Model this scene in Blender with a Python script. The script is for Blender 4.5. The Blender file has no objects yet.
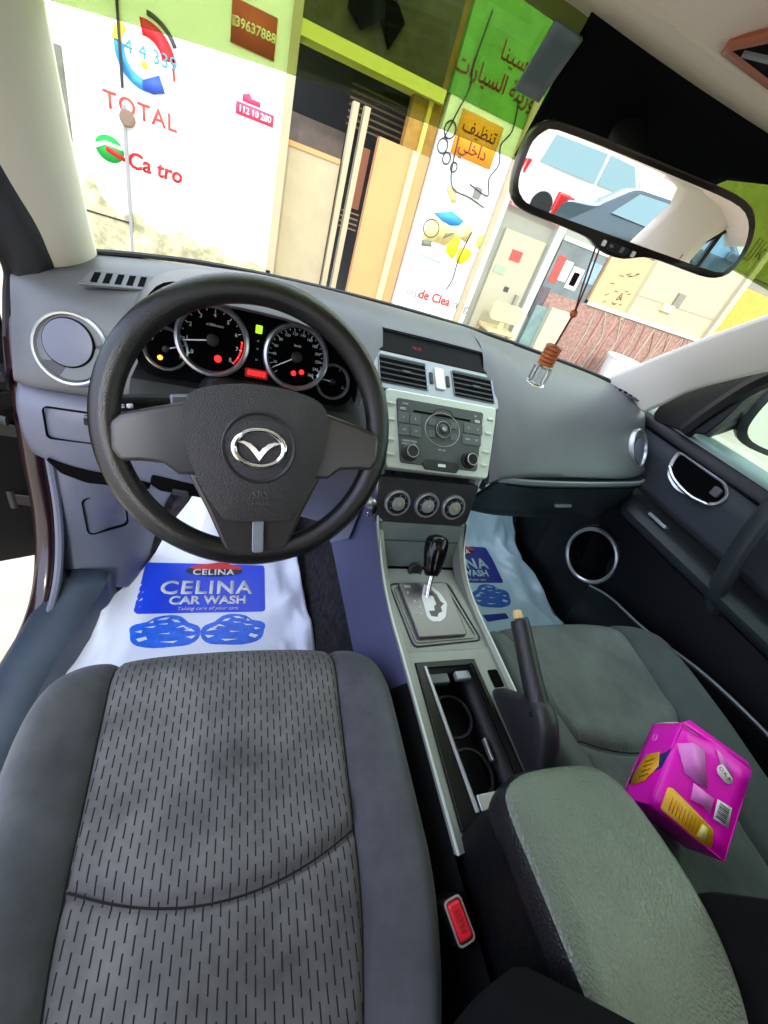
import bpy, bmesh, math, random
from mathutils import Vector, Matrix
random.seed(4)
V = Vector
R = math.radians
sc = bpy.context.scene
COL = sc.collection

# ------------------------------------------------------------------ materials
def lin(c):
    return tuple(((x/255)/12.92 if x/255 <= .04045 else ((x/255+.055)/1.055)**2.4) for x in c)

def mat(name, rgb, rough=.5, metal=0., bump=0., bscale=300., kind='noise', spec=.5, emit=None, estr=1., var=0., vscale=8., coat=0., sheen=0.):
    m = bpy.data.materials.new(name); m.use_nodes = True
    nt = m.node_tree; b = nt.nodes['Principled BSDF']
    c = lin(rgb)
    b.inputs['Base Color'].default_value = (*c, 1)
    b.inputs['Roughness'].default_value = rough
    b.inputs['Metallic'].default_value = metal
    b.inputs['Specular IOR Level'].default_value = spec
    if coat: b.inputs['Coat Weight'].default_value = coat; b.inputs['Coat Roughness'].default_value = .05
    if sheen: b.inputs['Sheen Weight'].default_value = sheen
    if emit:
        b.inputs['Emission Color'].default_value = (*lin(emit), 1); b.inputs['Emission Strength'].default_value = estr
    tc = nt.nodes.new('ShaderNodeTexCoord')
    if bump:
        if kind == 'noise':
            t = nt.nodes.new('ShaderNodeTexNoise'); t.inputs['Scale'].default_value = bscale; t.inputs['Detail'].default_value = 3; out = t.outputs['Fac']
        else:
            t = nt.nodes.new('ShaderNodeTexVoronoi'); t.inputs['Scale'].default_value = bscale; out = t.outputs['Distance']
        nt.links.new(tc.outputs['Object'], t.inputs['Vector'])
        bp = nt.nodes.new('ShaderNodeBump'); bp.inputs['Strength'].default_value = bump; bp.inputs['Distance'].default_value = .002
        nt.links.new(out, bp.inputs['Height']); nt.links.new(bp.outputs['Normal'], b.inputs['Normal'])
    if var:
        t = nt.nodes.new('ShaderNodeTexNoise'); t.inputs['Scale'].default_value = vscale; t.inputs['Detail'].default_value = 5; t.inputs['Roughness'].default_value = .65
        nt.links.new(tc.outputs['Object'], t.inputs['Vector'])
        r = nt.nodes.new('ShaderNodeValToRGB')
        r.color_ramp.elements[0].position = .35; r.color_ramp.elements[1].position = .7
        r.color_ramp.elements[0].color = (*[x*(1-var) for x in c], 1)
        r.color_ramp.elements[1].color = (*[min(1, x*(1+var)) for x in c], 1)
        nt.links.new(t.outputs['Fac'], r.inputs['Fac']); nt.links.new(r.outputs['Color'], b.inputs['Base Color'])
    return m

def glassmat(name, tint, gloss=.06, rough=0.0):
    m = bpy.data.materials.new(name); m.use_nodes = True
    nt = m.node_tree; nt.nodes.clear()
    o = nt.nodes.new('ShaderNodeOutputMaterial'); mx = nt.nodes.new('ShaderNodeMixShader')
    t = nt.nodes.new('ShaderNodeBsdfTransparent'); g = nt.nodes.new('ShaderNodeBsdfGlossy')
    t.inputs['Color'].default_value = (*tint, 1); g.inputs['Roughness'].default_value = rough
    mx.inputs['Fac'].default_value = gloss
    nt.links.new(t.outputs[0], mx.inputs[1]); nt.links.new(g.outputs[0], mx.inputs[2]); nt.links.new(mx.outputs[0], o.inputs[0])
    return m

def fabric_dash(name, rgb, dark, sx=.0125, sy=.024, ox=0.):
    """seat cloth with rows of short staggered woven dashes"""
    m = mat(name, rgb, .9, var=.42, vscale=7, spec=.2, sheen=.1)
    nt = m.node_tree; b = nt.nodes['Principled BSDF']
    ramp = [n for n in nt.nodes if n.type == 'VALTORGB'][0]
    tc = [n for n in nt.nodes if n.type == 'TEX_COORD'][0]
    sp = nt.nodes.new('ShaderNodeSeparateXYZ'); nt.links.new(tc.outputs['Object'], sp.inputs[0])
    def M(op, a, bb=None, c=None):
        n = nt.nodes.new('ShaderNodeMath'); n.operation = op
        for i, x in enumerate((a, bb, c)):
            if x is None: continue
            if isinstance(x, (int, float)): n.inputs[i].default_value = x
            else: nt.links.new(x, n.inputs[i])
        return n.outputs[0]
    u = M('DIVIDE', sp.outputs['X'], sx); v = M('DIVIDE', sp.outputs['Y'], sy)
    col = M('FLOOR', u)
    par = M('MULTIPLY', M('FLOORED_MODULO', col, 2.0), .5)
    fv = M('ABSOLUTE', M('SUBTRACT', M('FRACT', M('ADD', v, par)), .5))
    fu = M('ABSOLUTE', M('SUBTRACT', M('FRACT', u), .5))
    d = M('MULTIPLY', M('LESS_THAN', fu, .09), M('LESS_THAN', fv, .34))
    mx = nt.nodes.new('ShaderNodeMix'); mx.data_type = 'RGBA'
    nt.links.new(d, mx.inputs['Factor']); nt.links.new(ramp.outputs['Color'], mx.inputs[6])
    mx.inputs[7].default_value = (*lin(dark), 1)
    nt.links.new(mx.outputs[2], b.inputs['Base Color'])
    bp = nt.nodes.new('ShaderNodeBump'); bp.inputs['Strength'].default_value = .5; bp.inputs['Distance'].default_value = .002; bp.invert = True
    nt.links.new(d, bp.inputs['Height']); nt.links.new(bp.outputs['Normal'], b.inputs['Normal'])
    return m

def ribbed(name, rgb, dark, period=.006):
    m = mat(name, rgb, .85, var=.25, vscale=10, spec=.2, sheen=.15)
    nt = m.node_tree; b = nt.nodes['Principled BSDF']; tc = [n for n in nt.nodes if n.type == 'TEX_COORD'][0]
    w = nt.nodes.new('ShaderNodeTexWave'); w.bands_direction = 'X'; w.inputs['Scale'].default_value = 1/period/3.1; w.inputs['Distortion'].default_value = .3
    nt.links.new(tc.outputs['Object'], w.inputs['Vector'])
    bp = nt.nodes.new('ShaderNodeBump'); bp.inputs['Strength'].default_value = .35; bp.inputs['Distance'].default_value = .002
    nt.links.new(w.outputs['Fac'], bp.inputs['Height']); nt.links.new(bp.outputs['Normal'], b.inputs['Normal'])
    return m

P_dash = mat('dash_plastic', (82, 84, 87), .40, bump=.25, bscale=900, var=.06, vscale=6)
P_low = mat('lower_plastic', (88, 91, 106), .42, bump=.15, bscale=900, var=.1, vscale=5)
P_dark = mat('dark_plastic', (32, 33, 35), .42, bump=.2, bscale=700)
P_black = mat('black_plastic', (12, 12, 13), .45, spec=.3)
P_gloss = mat('gloss_black', (9, 9, 10), .16, spec=.35)
P_void = mat('deep_black', (5, 5, 6), .8, spec=.05)
P_door = mat('door_plastic', (38, 44, 46), .45, spec=.35, bump=.2, bscale=800, var=.1)
P_doorblk = mat('door_black', (9, 10, 11), .45, spec=.3, bump=.2, bscale=800)
L_wheel = mat('wheel_leather', (22, 22, 21), .27, bump=.2, bscale=700, kind='voronoi', var=.25, vscale=14)
L_pad = mat('airbag_vinyl', (48, 46, 45), .45, bump=.5, bscale=650, kind='voronoi', var=.12, vscale=10)
L_arm = mat('armrest_leather', (104, 114, 101), .33, bump=.55, bscale=330, kind='voronoi', var=.12, vscale=7)
L_armside = mat('armrest_side', (9, 9, 10), .5, spec=.25, bump=.3, bscale=400, kind='voronoi')
M_silver = mat('silver_trim', (196, 204, 194), .36, metal=.2)
M_silv2 = mat('stack_silver', (140, 146, 150), .42, metal=.3)
M_chrome = mat('chrome', (225, 225, 228), .12, metal=1.)
M_satin = mat('satin_ring', (196, 198, 200), .3, metal=.8)
M_console = mat('console_silver', (132, 134, 128), .4, metal=.3, var=.08)
M_radio = mat('radio_face', (74, 80, 80), .35)
M_btn = mat('radio_button', (86, 93, 92), .4)
M_pocket = mat('pocket_panel', (96, 104, 102), .45, var=.08)
M_white = mat('white_paint', (225, 226, 222), .5)
M_icon = mat('white_print', (215, 218, 218), .6)
M_red = mat('red_plastic', (220, 24, 42), .35)
M_cream = mat('pillar_cream', (228, 221, 203), .7, bump=.15, bscale=500)
M_head = mat('headliner', (238, 224, 210), .9, bump=.25, bscale=700)
M_seat = fabric_dash('seat_cloth_dashes', (104, 102, 100), (32, 32, 33), sx=.0092, sy=.0225)
M_seatrib = ribbed('seat_cloth_ribbed', (96, 104, 98), (40, 44, 42))
M_bolst = mat('seat_bolster_cloth', (80, 81, 84), .85, bump=.2, bscale=900, var=.32, vscale=7, spec=.25, sheen=.1)
M_bolst2 = mat('seat_back_cloth', (10, 11, 12), .9, bump=.2, bscale=900, var=.2, vscale=7, spec=.2)
M_seam = mat('dark_seam_thread', (20, 20, 21), .9)  # dark thread along the seat seams
M_carpet = mat('carpet', (42, 41, 43), .95, bump=1., bscale=500, var=.5, vscale=60, spec=.1)
M_sill = mat('sill_plastic', (48, 58, 70), .4, bump=.15, bscale=700, var=.2, vscale=12)
M_maroon = mat('maroon_paint', (26, 8, 14), .2, coat=.3)
M_rubber = mat('rubber_seal', (26, 26, 28), .55)
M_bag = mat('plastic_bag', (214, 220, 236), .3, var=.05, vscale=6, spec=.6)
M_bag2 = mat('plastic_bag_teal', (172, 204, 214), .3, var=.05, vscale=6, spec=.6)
M_blue = mat('blue_print', (14, 62, 214), .4)
M_navy = mat('navy_print', (14, 36, 128), .4)
M_sky = mat('sky_blue_print', (24, 100, 222), .4, var=.25, vscale=60)
M_redp = mat('red_print', (206, 30, 40), .4)
M_blackp = mat('black_print', (12, 12, 14), .4)
M_pink = mat('magenta_card', (255, 4, 205), .4, var=.03, vscale=12)
M_pinkd = mat('magenta_card_inside', (200, 180, 190), .6)
M_pale = mat('pale_pink_print', (240, 130, 220), .35)
M_yel = mat('yellow_print', (246, 176, 22), .4, var=.15, vscale=40)
M_wood = mat('amber_wood', (164, 84, 26), .4, var=.2, vscale=120)
M_cordm = mat('cord_brown', (84, 24, 20), .6)
M_ivory = mat('ivory_button', (206, 178, 120), .4)
M_mirror = mat('mirror_glass', (235, 238, 238), .0, metal=1.)
M_gap = P_void
E_red = mat('red_lamp', (150, 10, 10), .5, emit=(255, 30, 30), estr=1.6)
E_amber = mat('amber_lamp', (150, 90, 10), .5, emit=(255, 170, 20), estr=1.5)
E_green = mat('green_lamp', (60, 120, 10), .5, emit=(150, 230, 30), estr=1.2)
E_reddim = mat('red_segment_display', (60, 4, 8), .5, emit=(255, 20, 40), estr=.25)
G_wind = glassmat('windshield_glass', (.97, .98, .975), .02)
G_band = glassmat('green_sunband_film', (.56, .64, .37), .02)
G_side = glassmat('side_window_glass', (.80, .90, .88), .05)
G_clear = mat('clear_bottle_glass', (240, 244, 244), .03)
G_clear.node_tree.nodes['Principled BSDF'].inputs['Transmission Weight'].default_value = .9

# ------------------------------------------------------------------ geometry helpers
def cr(pts, n, closed=False):
    """Catmull-Rom through pts (any dimension tuples), n samples per span"""
    P = [list(p) for p in pts]; N = len(P); out = []
    spans = N if closed else N-1
    for i in range(spans):
        if closed: p0, p1, p2, p3 = P[(i-1) % N], P[i], P[(i+1) % N], P[(i+2) % N]
        else: p0, p1, p2, p3 = P[max(i-1, 0)], P[i], P[i+1], P[min(i+2, N-1)]
        for k in range(n):
            t = k/n
            out.append(tuple(.5*(2*b+(c-a)*t+(2*a-5*b+4*c-d)*t*t+(-a+3*b-3*c+d)*t**3) for a, b, c, d in zip(p0, p1, p2, p3)))
    if not closed: out.append(tuple(P[-1]))
    return out

class Fr:
    """a local frame: origin O, u across, v up, n = u x v outwards"""
    def __init__(s, O, u=(1, 0, 0), v=(0, 0, 1)):
        s.O = V(O); s.u = V(u).normalized(); v = V(v); s.v = (v-s.u*v.dot(s.u)).normalized(); s.n = s.u.cross(s.v)
    def __call__(s, a, b, c=0.): return s.O+s.u*a+s.v*b+s.n*c
    def at(s, a, b, c=0., rot=0.):
        f = Fr(s(a, b, c), s.u, s.v)
        if rot:
            f.u, f.v = s.u*math.cos(rot)+s.v*math.sin(rot), s.v*math.cos(rot)-s.u*math.sin(rot)
        return f

class MB:
    def __init__(s): s.v = []; s.f = []
    def add(s, vs, fs):
        k = len(s.v); s.v += [V(x) for x in vs]; s.f += [[k+i for i in f] for f in fs]; return s
    def grid(s, rows, closeu=False, closev=False):
        nr, nc = len(rows), len(rows[0]); vs = [p for r in rows for p in r]; fs = []
        for i in range(nr if closev else nr-1):
            for j in range(nc if closeu else nc-1):
                a, b = i*nc+j, i*nc+(j+1) % nc; c, d = ((i+1) % nr)*nc+(j+1) % nc, ((i+1) % nr)*nc+j
                fs.append([a, b, c, d])
        return s.add(vs, fs)
    def box(s, fr, w, h, d, c=(0, 0, 0)):
        vs = [fr(c[0]+x*w/2, c[1]+y*h/2, c[2]+z*d/2) for z in (-1, 1) for y in (-1, 1) for x in (-1, 1)]
        return s.add(vs, [[0, 2, 3, 1], [4, 5, 7, 6], [0, 1, 5, 4], [2, 6, 7, 3], [0, 4, 6, 2], [1, 3, 7, 5]])
    def ext(s, fr, pts, z0, z1, taper=1.):
        n = len(pts); cx = sum(p[0] for p in pts)/n; cy = sum(p[1] for p in pts)/n
        top = [(cx+(x-cx)*taper, cy+(y-cy)*taper) for x, y in pts]
        vs = [fr(x, y, z0) for x, y in pts]+[fr(x, y, z1) for x, y in top]
        fs = [list(range(n))[::-1], list(range(n, 2*n))]+[[i, (i+1) % n, n+(i+1) % n, n+i] for i in range(n)]
        return s.add(vs, fs)
    def frame(s, fr, outer, inner, z0, z1, zi=None):
        """a plate with a hole: outer and inner loops of equal length"""
        n = len(outer); zi = z1 if zi is None else zi
        vs = [fr(*p, z0) for p in outer]+[fr(*p, z1) for p in outer]+[fr(*p, zi) for p in inner]+[fr(*p, z0) for p in inner]
        fs = []
        for i in range(n):
            j = (i+1) % n
            for k in range(4):
                l = (k+1) % 4
                fs.append([k*n+i, k*n+j, l*n+j, l*n+i])
        return s.add(vs, fs)
    def lathe(s, fr, prof, n=32, sx=1., sy=1.):
        """profile of (radius, height along n)"""
        rows = []
        for r, z in prof:
            rows.append([fr(r*sx*math.cos(2*math.pi*i/n), r*sy*math.sin(2*math.pi*i/n), z) for i in range(n)])
        s.grid(rows, closeu=True)
        k = len(s.v)-n*len(prof)
        if prof[0][0] > 1e-6: s.f.append([k+i for i in range(n)][::-1])
        if prof[-1][0] > 1e-6: s.f.append([k+(len(prof)-1)*n+i for i in range(n)])
        return s
    def tube(s, path, rad, n=10, closed=False, flat=None, caps=True):
        path = [V(p) for p in path]; N = len(path)
        if not isinstance(rad, (list, tuple)): rad = [rad]*N
        rows = []; up = None
        for i, p in enumerate(path):
            t = (path[(i+1) % N]-path[i-1]) if closed else (path[min(i+1, N-1)]-path[max(i-1, 0)])
            t.normalize()
            if up is None:
                up = V((0, 0, 1)) if abs(t.z) < .9 else V((1, 0, 0))
            a = (up-t*up.dot(t)).normalized(); up = a; b = t.cross(a)
            r = rad[i]; rx, ry = (r, r) if flat is None else (r*flat[0], r*flat[1])
            rows.append([p+a*(rx*math.cos(2*math.pi*k/n))+b*(ry*math.sin(2*math.pi*k/n)) for k in range(n)])
        s.grid(rows, closeu=True, closev=closed)
        if not closed and caps:
            k = len(s.v)-n*N
            s.f.append([k+i for i in range(n)][::-1]); s.f.append([k+(N-1)*n+i for i in range(n)])
        return s
    def torus(s, fr, Rm, r, N=64, n=12, sx=1., sy=1., rx=1., ry=1.):
        rows = []
        for i in range(N):
            a = 2*math.pi*i/N; c, q = math.cos(a), math.sin(a)
            rows.append([fr((Rm+r*rx*math.cos(2*math.pi*k/n))*c*sx, (Rm+r*rx*math.cos(2*math.pi*k/n))*q*sy, r*ry*math.sin(2*math.pi*k/n)) for k in range(n)])
        return s.grid(rows, closeu=True, closev=True)
    def ball(s, c, r, n=16, m=10, sc3=(1, 1, 1)):
        fr = Fr(c); prof = [(max(r*math.sin(math.pi*i/m), 1e-7), -r*math.cos(math.pi*i/m)) for i in range(m+1)]
        rows = [[V((c[0]+q*sc3[0]*math.cos(2*math.pi*i/n), c[1]+q*sc3[1]*math.sin(2*math.pi*i/n), c[2]+z*sc3[2])) for i in range(n)] for q, z in prof]
        return s.grid(rows, closeu=True)
    def build(s, name, m, parent=None, loc=None, sharp=35, bevel=0, bseg=2, sub=0, solid=0, soff=-1, recalc=True, label=None):
        if parent is not None:
            off = V((0, 0, 0)); q = parent
            while q is not None: off += q.location; q = q.parent
        else:
            if loc is None:
                xs = [p.x for p in s.v]; ys = [p.y for p in s.v]; zs = [p.z for p in s.v]
                loc = V(((min(xs)+max(xs))/2, (min(ys)+max(ys))/2, min(zs)))
            off = V(loc)
        me = bpy.data.meshes.new(name)
        me.from_pydata([tuple(p-off) for p in s.v], [], s.f); me.validate()
        bm = bmesh.new(); bm.from_mesh(me)
        bmesh.ops.remove_doubles(bm, verts=bm.verts, dist=1e-6)
        if recalc: bmesh.ops.recalc_face_normals(bm, faces=bm.faces)
        bm.to_mesh(me); bm.free()
        for p in me.polygons: p.use_smooth = True
        if sharp: me.set_sharp_from_angle(angle=R(sharp))
        me.materials.append(m)
        o = bpy.data.objects.new(name, me); COL.objects.link(o)
        if parent is not None: o.parent = parent
        else: o.location = off
        if bevel:
            b = o.modifiers.new('b', 'BEVEL'); b.width = bevel; b.segments = bseg; b.limit_method = 'ANGLE'; b.angle_limit = R(40)
            try: b.harden_normals = False
            except Exception: pass
        if solid:
            q = o.modifiers.new('s', 'SOLIDIFY'); q.thickness = solid; q.offset = soff
        if sub:
            q = o.modifiers.new('u', 'SUBSURF'); q.levels = sub; q.render_levels = sub
        if label: o['label'] = label
        return o

def thing(name, label, cat, loc, group=None):
    o = bpy.data.objects.new(name, None); COL.objects.link(o); o.location = loc; o.empty_display_size = .02
    o['label'] = label; o['category'] = cat
    if group: o['group'] = group
    return o
def tag(o, label, cat, group=None, kind=None):
    o['label'] = label; o['category'] = cat
    if group: o['group'] = group
    if kind: o['kind'] = kind
    return o
def struct(o, label=None):
    o['kind'] = 'structure'
    if label: o['label'] = label
    return o
def copy_tree(o, parent=None):
    c = o.copy(); COL.objects.link(c)
    if parent is not None: c.parent = parent
    for ch in list(o.children): copy_tree(ch, c)
    return c

def rr(w, h, r, n=5, c=(0, 0)):
    out = []
    for sx, sy, a0 in ((1, 1, 0), (-1, 1, 90), (-1, -1, 180), (1, -1, 270)):
        for k in range(n+1):
            a = R(a0+90*k/n); out.append((c[0]+sx*(w/2-r)+r*math.cos(a), c[1]+sy*(h/2-r)+r*math.sin(a)))
    return out
def roundpoly(pts, r, n=4):
    """round the corners of a polygon"""
    out = []; N = len(pts)
    for i in range(N):
        p, a, b = V((*pts[i], 0)), V((*pts[i-1], 0)), V((*pts[(i+1) % N], 0))
        da, db = (a-p), (b-p); ra = min(r, da.length*.45, db.length*.45)
        q0, q1 = p+da.normalized()*ra, p+db.normalized()*ra
        for k in range(n+1):
            t = k/n; q = q0*(1-t)**2+p*2*t*(1-t)+q1*t*t; out.append((q.x, q.y))
    return out
def scalep(pts, s, d=0):
    n = len(pts); cx = sum(p[0] for p in pts)/n; cy = sum(p[1] for p in pts)/n
    out = []
    for x, y in pts:
        l = math.hypot(x-cx, y-cy) or 1
        out.append((cx+(x-cx)*s-(x-cx)/l*d, cy+(y-cy)*s-(y-cy)/l*d))
    return out
def circ(r, n=32, c=(0, 0), sx=1., sy=1.): return [(c[0]+r*sx*math.cos(2*math.pi*i/n), c[1]+r*sy*math.sin(2*math.pi*i/n)) for i in range(n)]

def textmb(mb, fr, s, size, depth=.0006, align='CENTER', bold=0., shear=0., spacing=1., warp=None, xs=1.):
    cu = bpy.data.curves.new('t', 'FONT'); cu.body = s; cu.size = size; cu.extrude = depth/2; cu.align_x = align; cu.align_y = 'CENTER'
    cu.offset = bold; cu.shear = shear; cu.space_character = spacing; cu.resolution_u = 3
    ob = bpy.data.objects.new('t', cu); COL.objects.link(ob)
    me = bpy.data.meshes.new_from_object(ob)
    vs = []
    for p in me.vertices:
        x, y, z = p.co.x*xs, p.co.y, p.co.z+depth/2
        vs.append(warp(x, y, z) if warp else fr(x, y, z))
    mb.add(vs, [list(p.vertices) for p in me.polygons])
    bpy.data.objects.remove(ob); bpy.data.curves.remove(cu); bpy.data.meshes.remove(me)
    return mb
#PART2
# ------------------------------------------------------------------ camera
cd = bpy.data.cameras.new('camera'); cam = bpy.data.objects.new('camera', cd); COL.objects.link(cam)
cd.sensor_fit = 'HORIZONTAL'; cd.sensor_width = 36; cd.lens = 409/768*36; cd.clip_start = .02; cd.clip_end = 200
ax, ay, az = V((.92911, -.23711, .28377)), V((-.06924, .64226, .76335)), V((-.36326, -.72889, .58032))
cam.matrix_world = Matrix(((ax.x, ay.x, az.x, -.405), (ax.y, ay.y, az.y, -.51), (ax.z, ay.z, az.z, .98), (0, 0, 0, 1)))
sc.camera = cam

# ------------------------------------------------------------------ steering wheel
FW = Fr((-.373, 0, .695), (1, 0, 0), (0, .4226, .9063)).at(0, 0, 0, R(4))
def dome(mb, fr, out, z0, z1, z2, steps=7, p=2.2, close=True):
    n = len(out); cx = sum(q[0] for q in out)/n; cy = sum(q[1] for q in out)/n
    rows = [[fr(x, y, z0) for x, y in out]]
    for k in range(steps+1):
        s = 1-k/steps*.98; z = z1+(z2-z1)*(1-s**p)
        rows.append([fr(cx+(x-cx)*s, cy+(y-cy)*s, z) for x, y in out])
    mb.grid(rows, closeu=True); k = len(mb.v)-n; mb.f.append(list(range(k, k+n)))
    return mb
sw = thing('steering_wheel', 'black leather steering wheel with three spokes and chrome winged emblem', 'steering wheel', (-.373, 0, .695))
MB().torus(FW, .1725, .0172, N=96, n=16, rx=1.0, ry=.92).build('rim', L_wheel, sw, sharp=0)
M_spoke = mat('spoke_satin', (52, 50, 48), .3, spec=.6)
half = [(0.003, .060), (.035, .058), (.070, .050), (.088, .036), (.093, .005), (.086, -.035), (.070, -.078), (.052, -.106), (.038, -.117)]
pad = half+[(.006-x, y) for x, y in half[::-1][:-1]]
padc = cr(pad, 3, True)
pd = dome(MB(), FW, padc, .008, .024, .034).build('airbag_cover', L_pad, sw, sharp=50)
m = MB()
for s in (1, -1):
    pts = [(.003+s*(x-.003), y) for x, y in ((.04, .045), (.088, .033), (.135, .020), (.160, .012), (.171, .002), (.172, -.030), (.163, -.045), (.140, -.044), (.115, -.046), (.098, -.060), (.060, -.06))]
    sp = MB(); sp.ext(FW, pts if s > 0 else pts[::-1], -.006, .018, .97); sp.build('spoke', M_spoke, sw, bevel=.005, bseg=3)
sp = MB(); sp.ext(FW, [(-.085, -.055), (-.062, -.105), (-.038, -.166), (.003, -.170), (.044, -.166), (.068, -.105), (.091, -.055)], -.006, .015, .98); sp.build('spoke', M_spoke, sw, bevel=.005, bseg=3)
MB().ext(FW, rr(.015, .046, .003, c=(.004, -.142)), .012, .0205).build('spoke_insert', M_silv2, sw, bevel=.001)
fe = FW.at(.003, -.018, .0318)
eb = MB().lathe(fe, [(.046, -.006), (.046, .0015), (.0445, .0028), (.0425, .0015), (.041, .0004), (.0, .0008)], 48).build('emblem_base', P_dark, sw)
em = MB(); em.torus(fe.at(0, 0, .0035), .0275, .0040, N=48, n=8, sx=1.12, sy=.84)
wing = [(-.0285, .0075), (-.0205, .0095), (-.012, .0070), (-.004, .0005), (0, -.0045), (.004, .0005), (.012, .0070), (.0205, .0095), (.0285, .0075), (.0205, .0045), (.013, -.001), (.006, -.0095), (0, -.0185), (-.006, -.0095), (-.013, -.001), (-.0205, .0045)]
em.ext(fe, wing, .001, .0060, .92)
em.build('emblem', M_chrome, eb, bevel=.0006, label='chrome oval ring emblem with spread wings')
t = MB(); textmb(t, FW.at(.006, -.080, .0318), 'SRS', .014, .0006); textmb(t, FW.at(.006, -.092, .0298), 'AIRBAG', .0065, .0006)
t.build('embossed_letters', P_dash, pd, sharp=0)
# ------------------------------------------------------------------ steering column with stalks
scol = thing('steering_column', 'grey plastic steering column shroud behind the wheel', 'steering column', (-.373, .12, .60))
rows = []
for y, w, h, zc in ((.045, .055, .040, .652), (.07, .068, .048, .650), (.16, .085, .050, .640), (.25, .088, .050, .630)):
    rows.append([V((-.373+x, y, zc+z)) for x, z in rr(2*w, 2*h, .03)])
MB().grid(rows, closeu=True).build('shroud', P_dark, scol, sharp=0)
for s, nm in ((-1, 'indicator_stalk'), (1, 'wiper_stalk')):
    m = MB(); p0 = V((-.373+s*.07, .11, .672)); p1 = V((-.373+s*.175, .075, .668 if s < 0 else .66))
    d = p1-p0
    st = m.tube([p0, p0+d*.3, p0+d*.6, p1], [.008, .009, .012, .013], 12, flat=(1, .75)).build(nm, P_black, scol)
    fs = Fr(p0+d*.28+V((0, -.008, .002)), d, (0, .3, 1))
    MB().ext(fs, rr(.030, .026, .004), -.012, .004).build('stalk_collar', M_silv2, st, bevel=.001)
    fi = Fr(p0+d*.86+V((0, -.0125, .002)), d, (0, .3, 1))
    t = MB(); t.ext(fi, rr(.008, .006, .002), 0, .001); 
    for k in (-1, 0, 1): t.box(fi, .004, .0008, .001, (-.008 if s > 0 else .008, k*.002, .0005))
    t.build('lamp_icon', M_icon, st, sharp=0)

# ------------------------------------------------------------------ dashboard
dash = thing('dashboard', 'grey moulded dashboard running under the windshield with round end vents', 'dashboard', (0, .35, .45))
def loftx(st, nx=6, npf=5):
    st2 = cr([tuple(c for p in ((x,), *pr) for c in p) for x, *pr in st], nx)
    rows = []
    for s in st2:
        x = s[0]; pr = [(s[1+2*i], s[2+2*i]) for i in range((len(s)-1)//2)]
        rows.append([V((x, y, z)) for y, z in cr(pr, npf)])
    return rows
left = [
 (-.748, (.40, .730), (.385, .735), (.365, .733), (.345, .715), (.325, .675), (.298, .620), (.280, .575), (.31, .565)),
 (-.715, (.43, .745), (.41, .748), (.37, .745), (.335, .722), (.31, .685), (.285, .635), (.268, .575), (.30, .565)),
 (-.66, (.46, .755), (.43, .757), (.375, .752), (.325, .728), (.295, .690), (.275, .640), (.260, .578), (.30, .565)),
 (-.57, (.50, .763), (.45, .768), (.385, .765), (.32, .742), (.285, .700), (.265, .645), (.255, .582), (.29, .57)),
 (-.50, (.52, .768), (.47, .778), (.40, .78), (.33, .765), (.29, .710), (.27, .650), (.26, .585), (.29, .57)),
 (-.375, (.56, .772), (.51, .786), (.45, .793), (.38, .79), (.33, .72), (.29, .65), (.27, .59), (.29, .57)),
 (-.25, (.58, .774), (.53, .788), (.46, .794), (.38, .785), (.31, .72), (.26, .65), (.21, .58), (.24, .56)),
 (-.185, (.59, .775), (.53, .789), (.46, .795), (.385, .785), (.30, .735), (.235, .675), (.16, .585), (.20, .56)),
 (-.152, (.59, .775), (.53, .789), (.445, .794), (.374, .783), (.295, .732), (.225, .676), (.130, .583), (.17, .56)),
 (-.124, (.59, .775), (.53, .789), (.44, .7935), (.366, .780), (.292, .720), (.222, .666), (.128, .575), (.17, .56))]
cen = [(-.124, (.59, .775), (.53, .789), (.44, .7935), (.366, .780), (.362, .765), (.30, .68), (.20, .58), (.20, .56)),
 (0, (.595, .775), (.53, .789), (.44, .7945), (.366, .781), (.362, .765), (.30, .68), (.20, .58), (.20, .56)),
 (.124, (.59, .775), (.53, .789), (.44, .7935), (.366, .780), (.362, .765), (.30, .68), (.20, .58), (.20, .56))]
right = [(.124, (.59, .775), (.53, .789), (.44, .7935), (.366, .780), (.292, .720), (.220, .664), (.124, .578), (.17, .575)),
 (.148, (.59, .775), (.53, .789), (.445, .794), (.374, .783), (.297, .734), (.226, .680), (.124, .594), (.17, .585)),
 (.185, (.588, .774), (.53, .786), (.45, .79), (.37, .778), (.285, .732), (.215, .678), (.128, .600), (.17, .59)),
 (.25, (.58, .772), (.51, .782), (.42, .78), (.34, .764), (.265, .722), (.195, .664), (.135, .604), (.17, .592)),
 (.40, (.54, .768), (.48, .776), (.40, .772), (.33, .753), (.262, .710), (.205, .655), (.155, .605), (.19, .593)),
 (.55, (.50, .763), (.45, .768), (.39, .763), (.335, .743), (.278, .702), (.228, .650), (.180, .603), (.21, .592)),
 (.645, (.46, .755), (.43, .757), (.38, .750), (.335, .729), (.292, .695), (.255, .650), (.208, .602), (.235, .591)),
 (.705, (.42, .742), (.40, .744), (.37, .735), (.345, .715), (.315, .680), (.285, .640), (.240, .602), (.26, .59))]
m = MB()
for st in (left, cen, right): m.grid(loftx(st))
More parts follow.
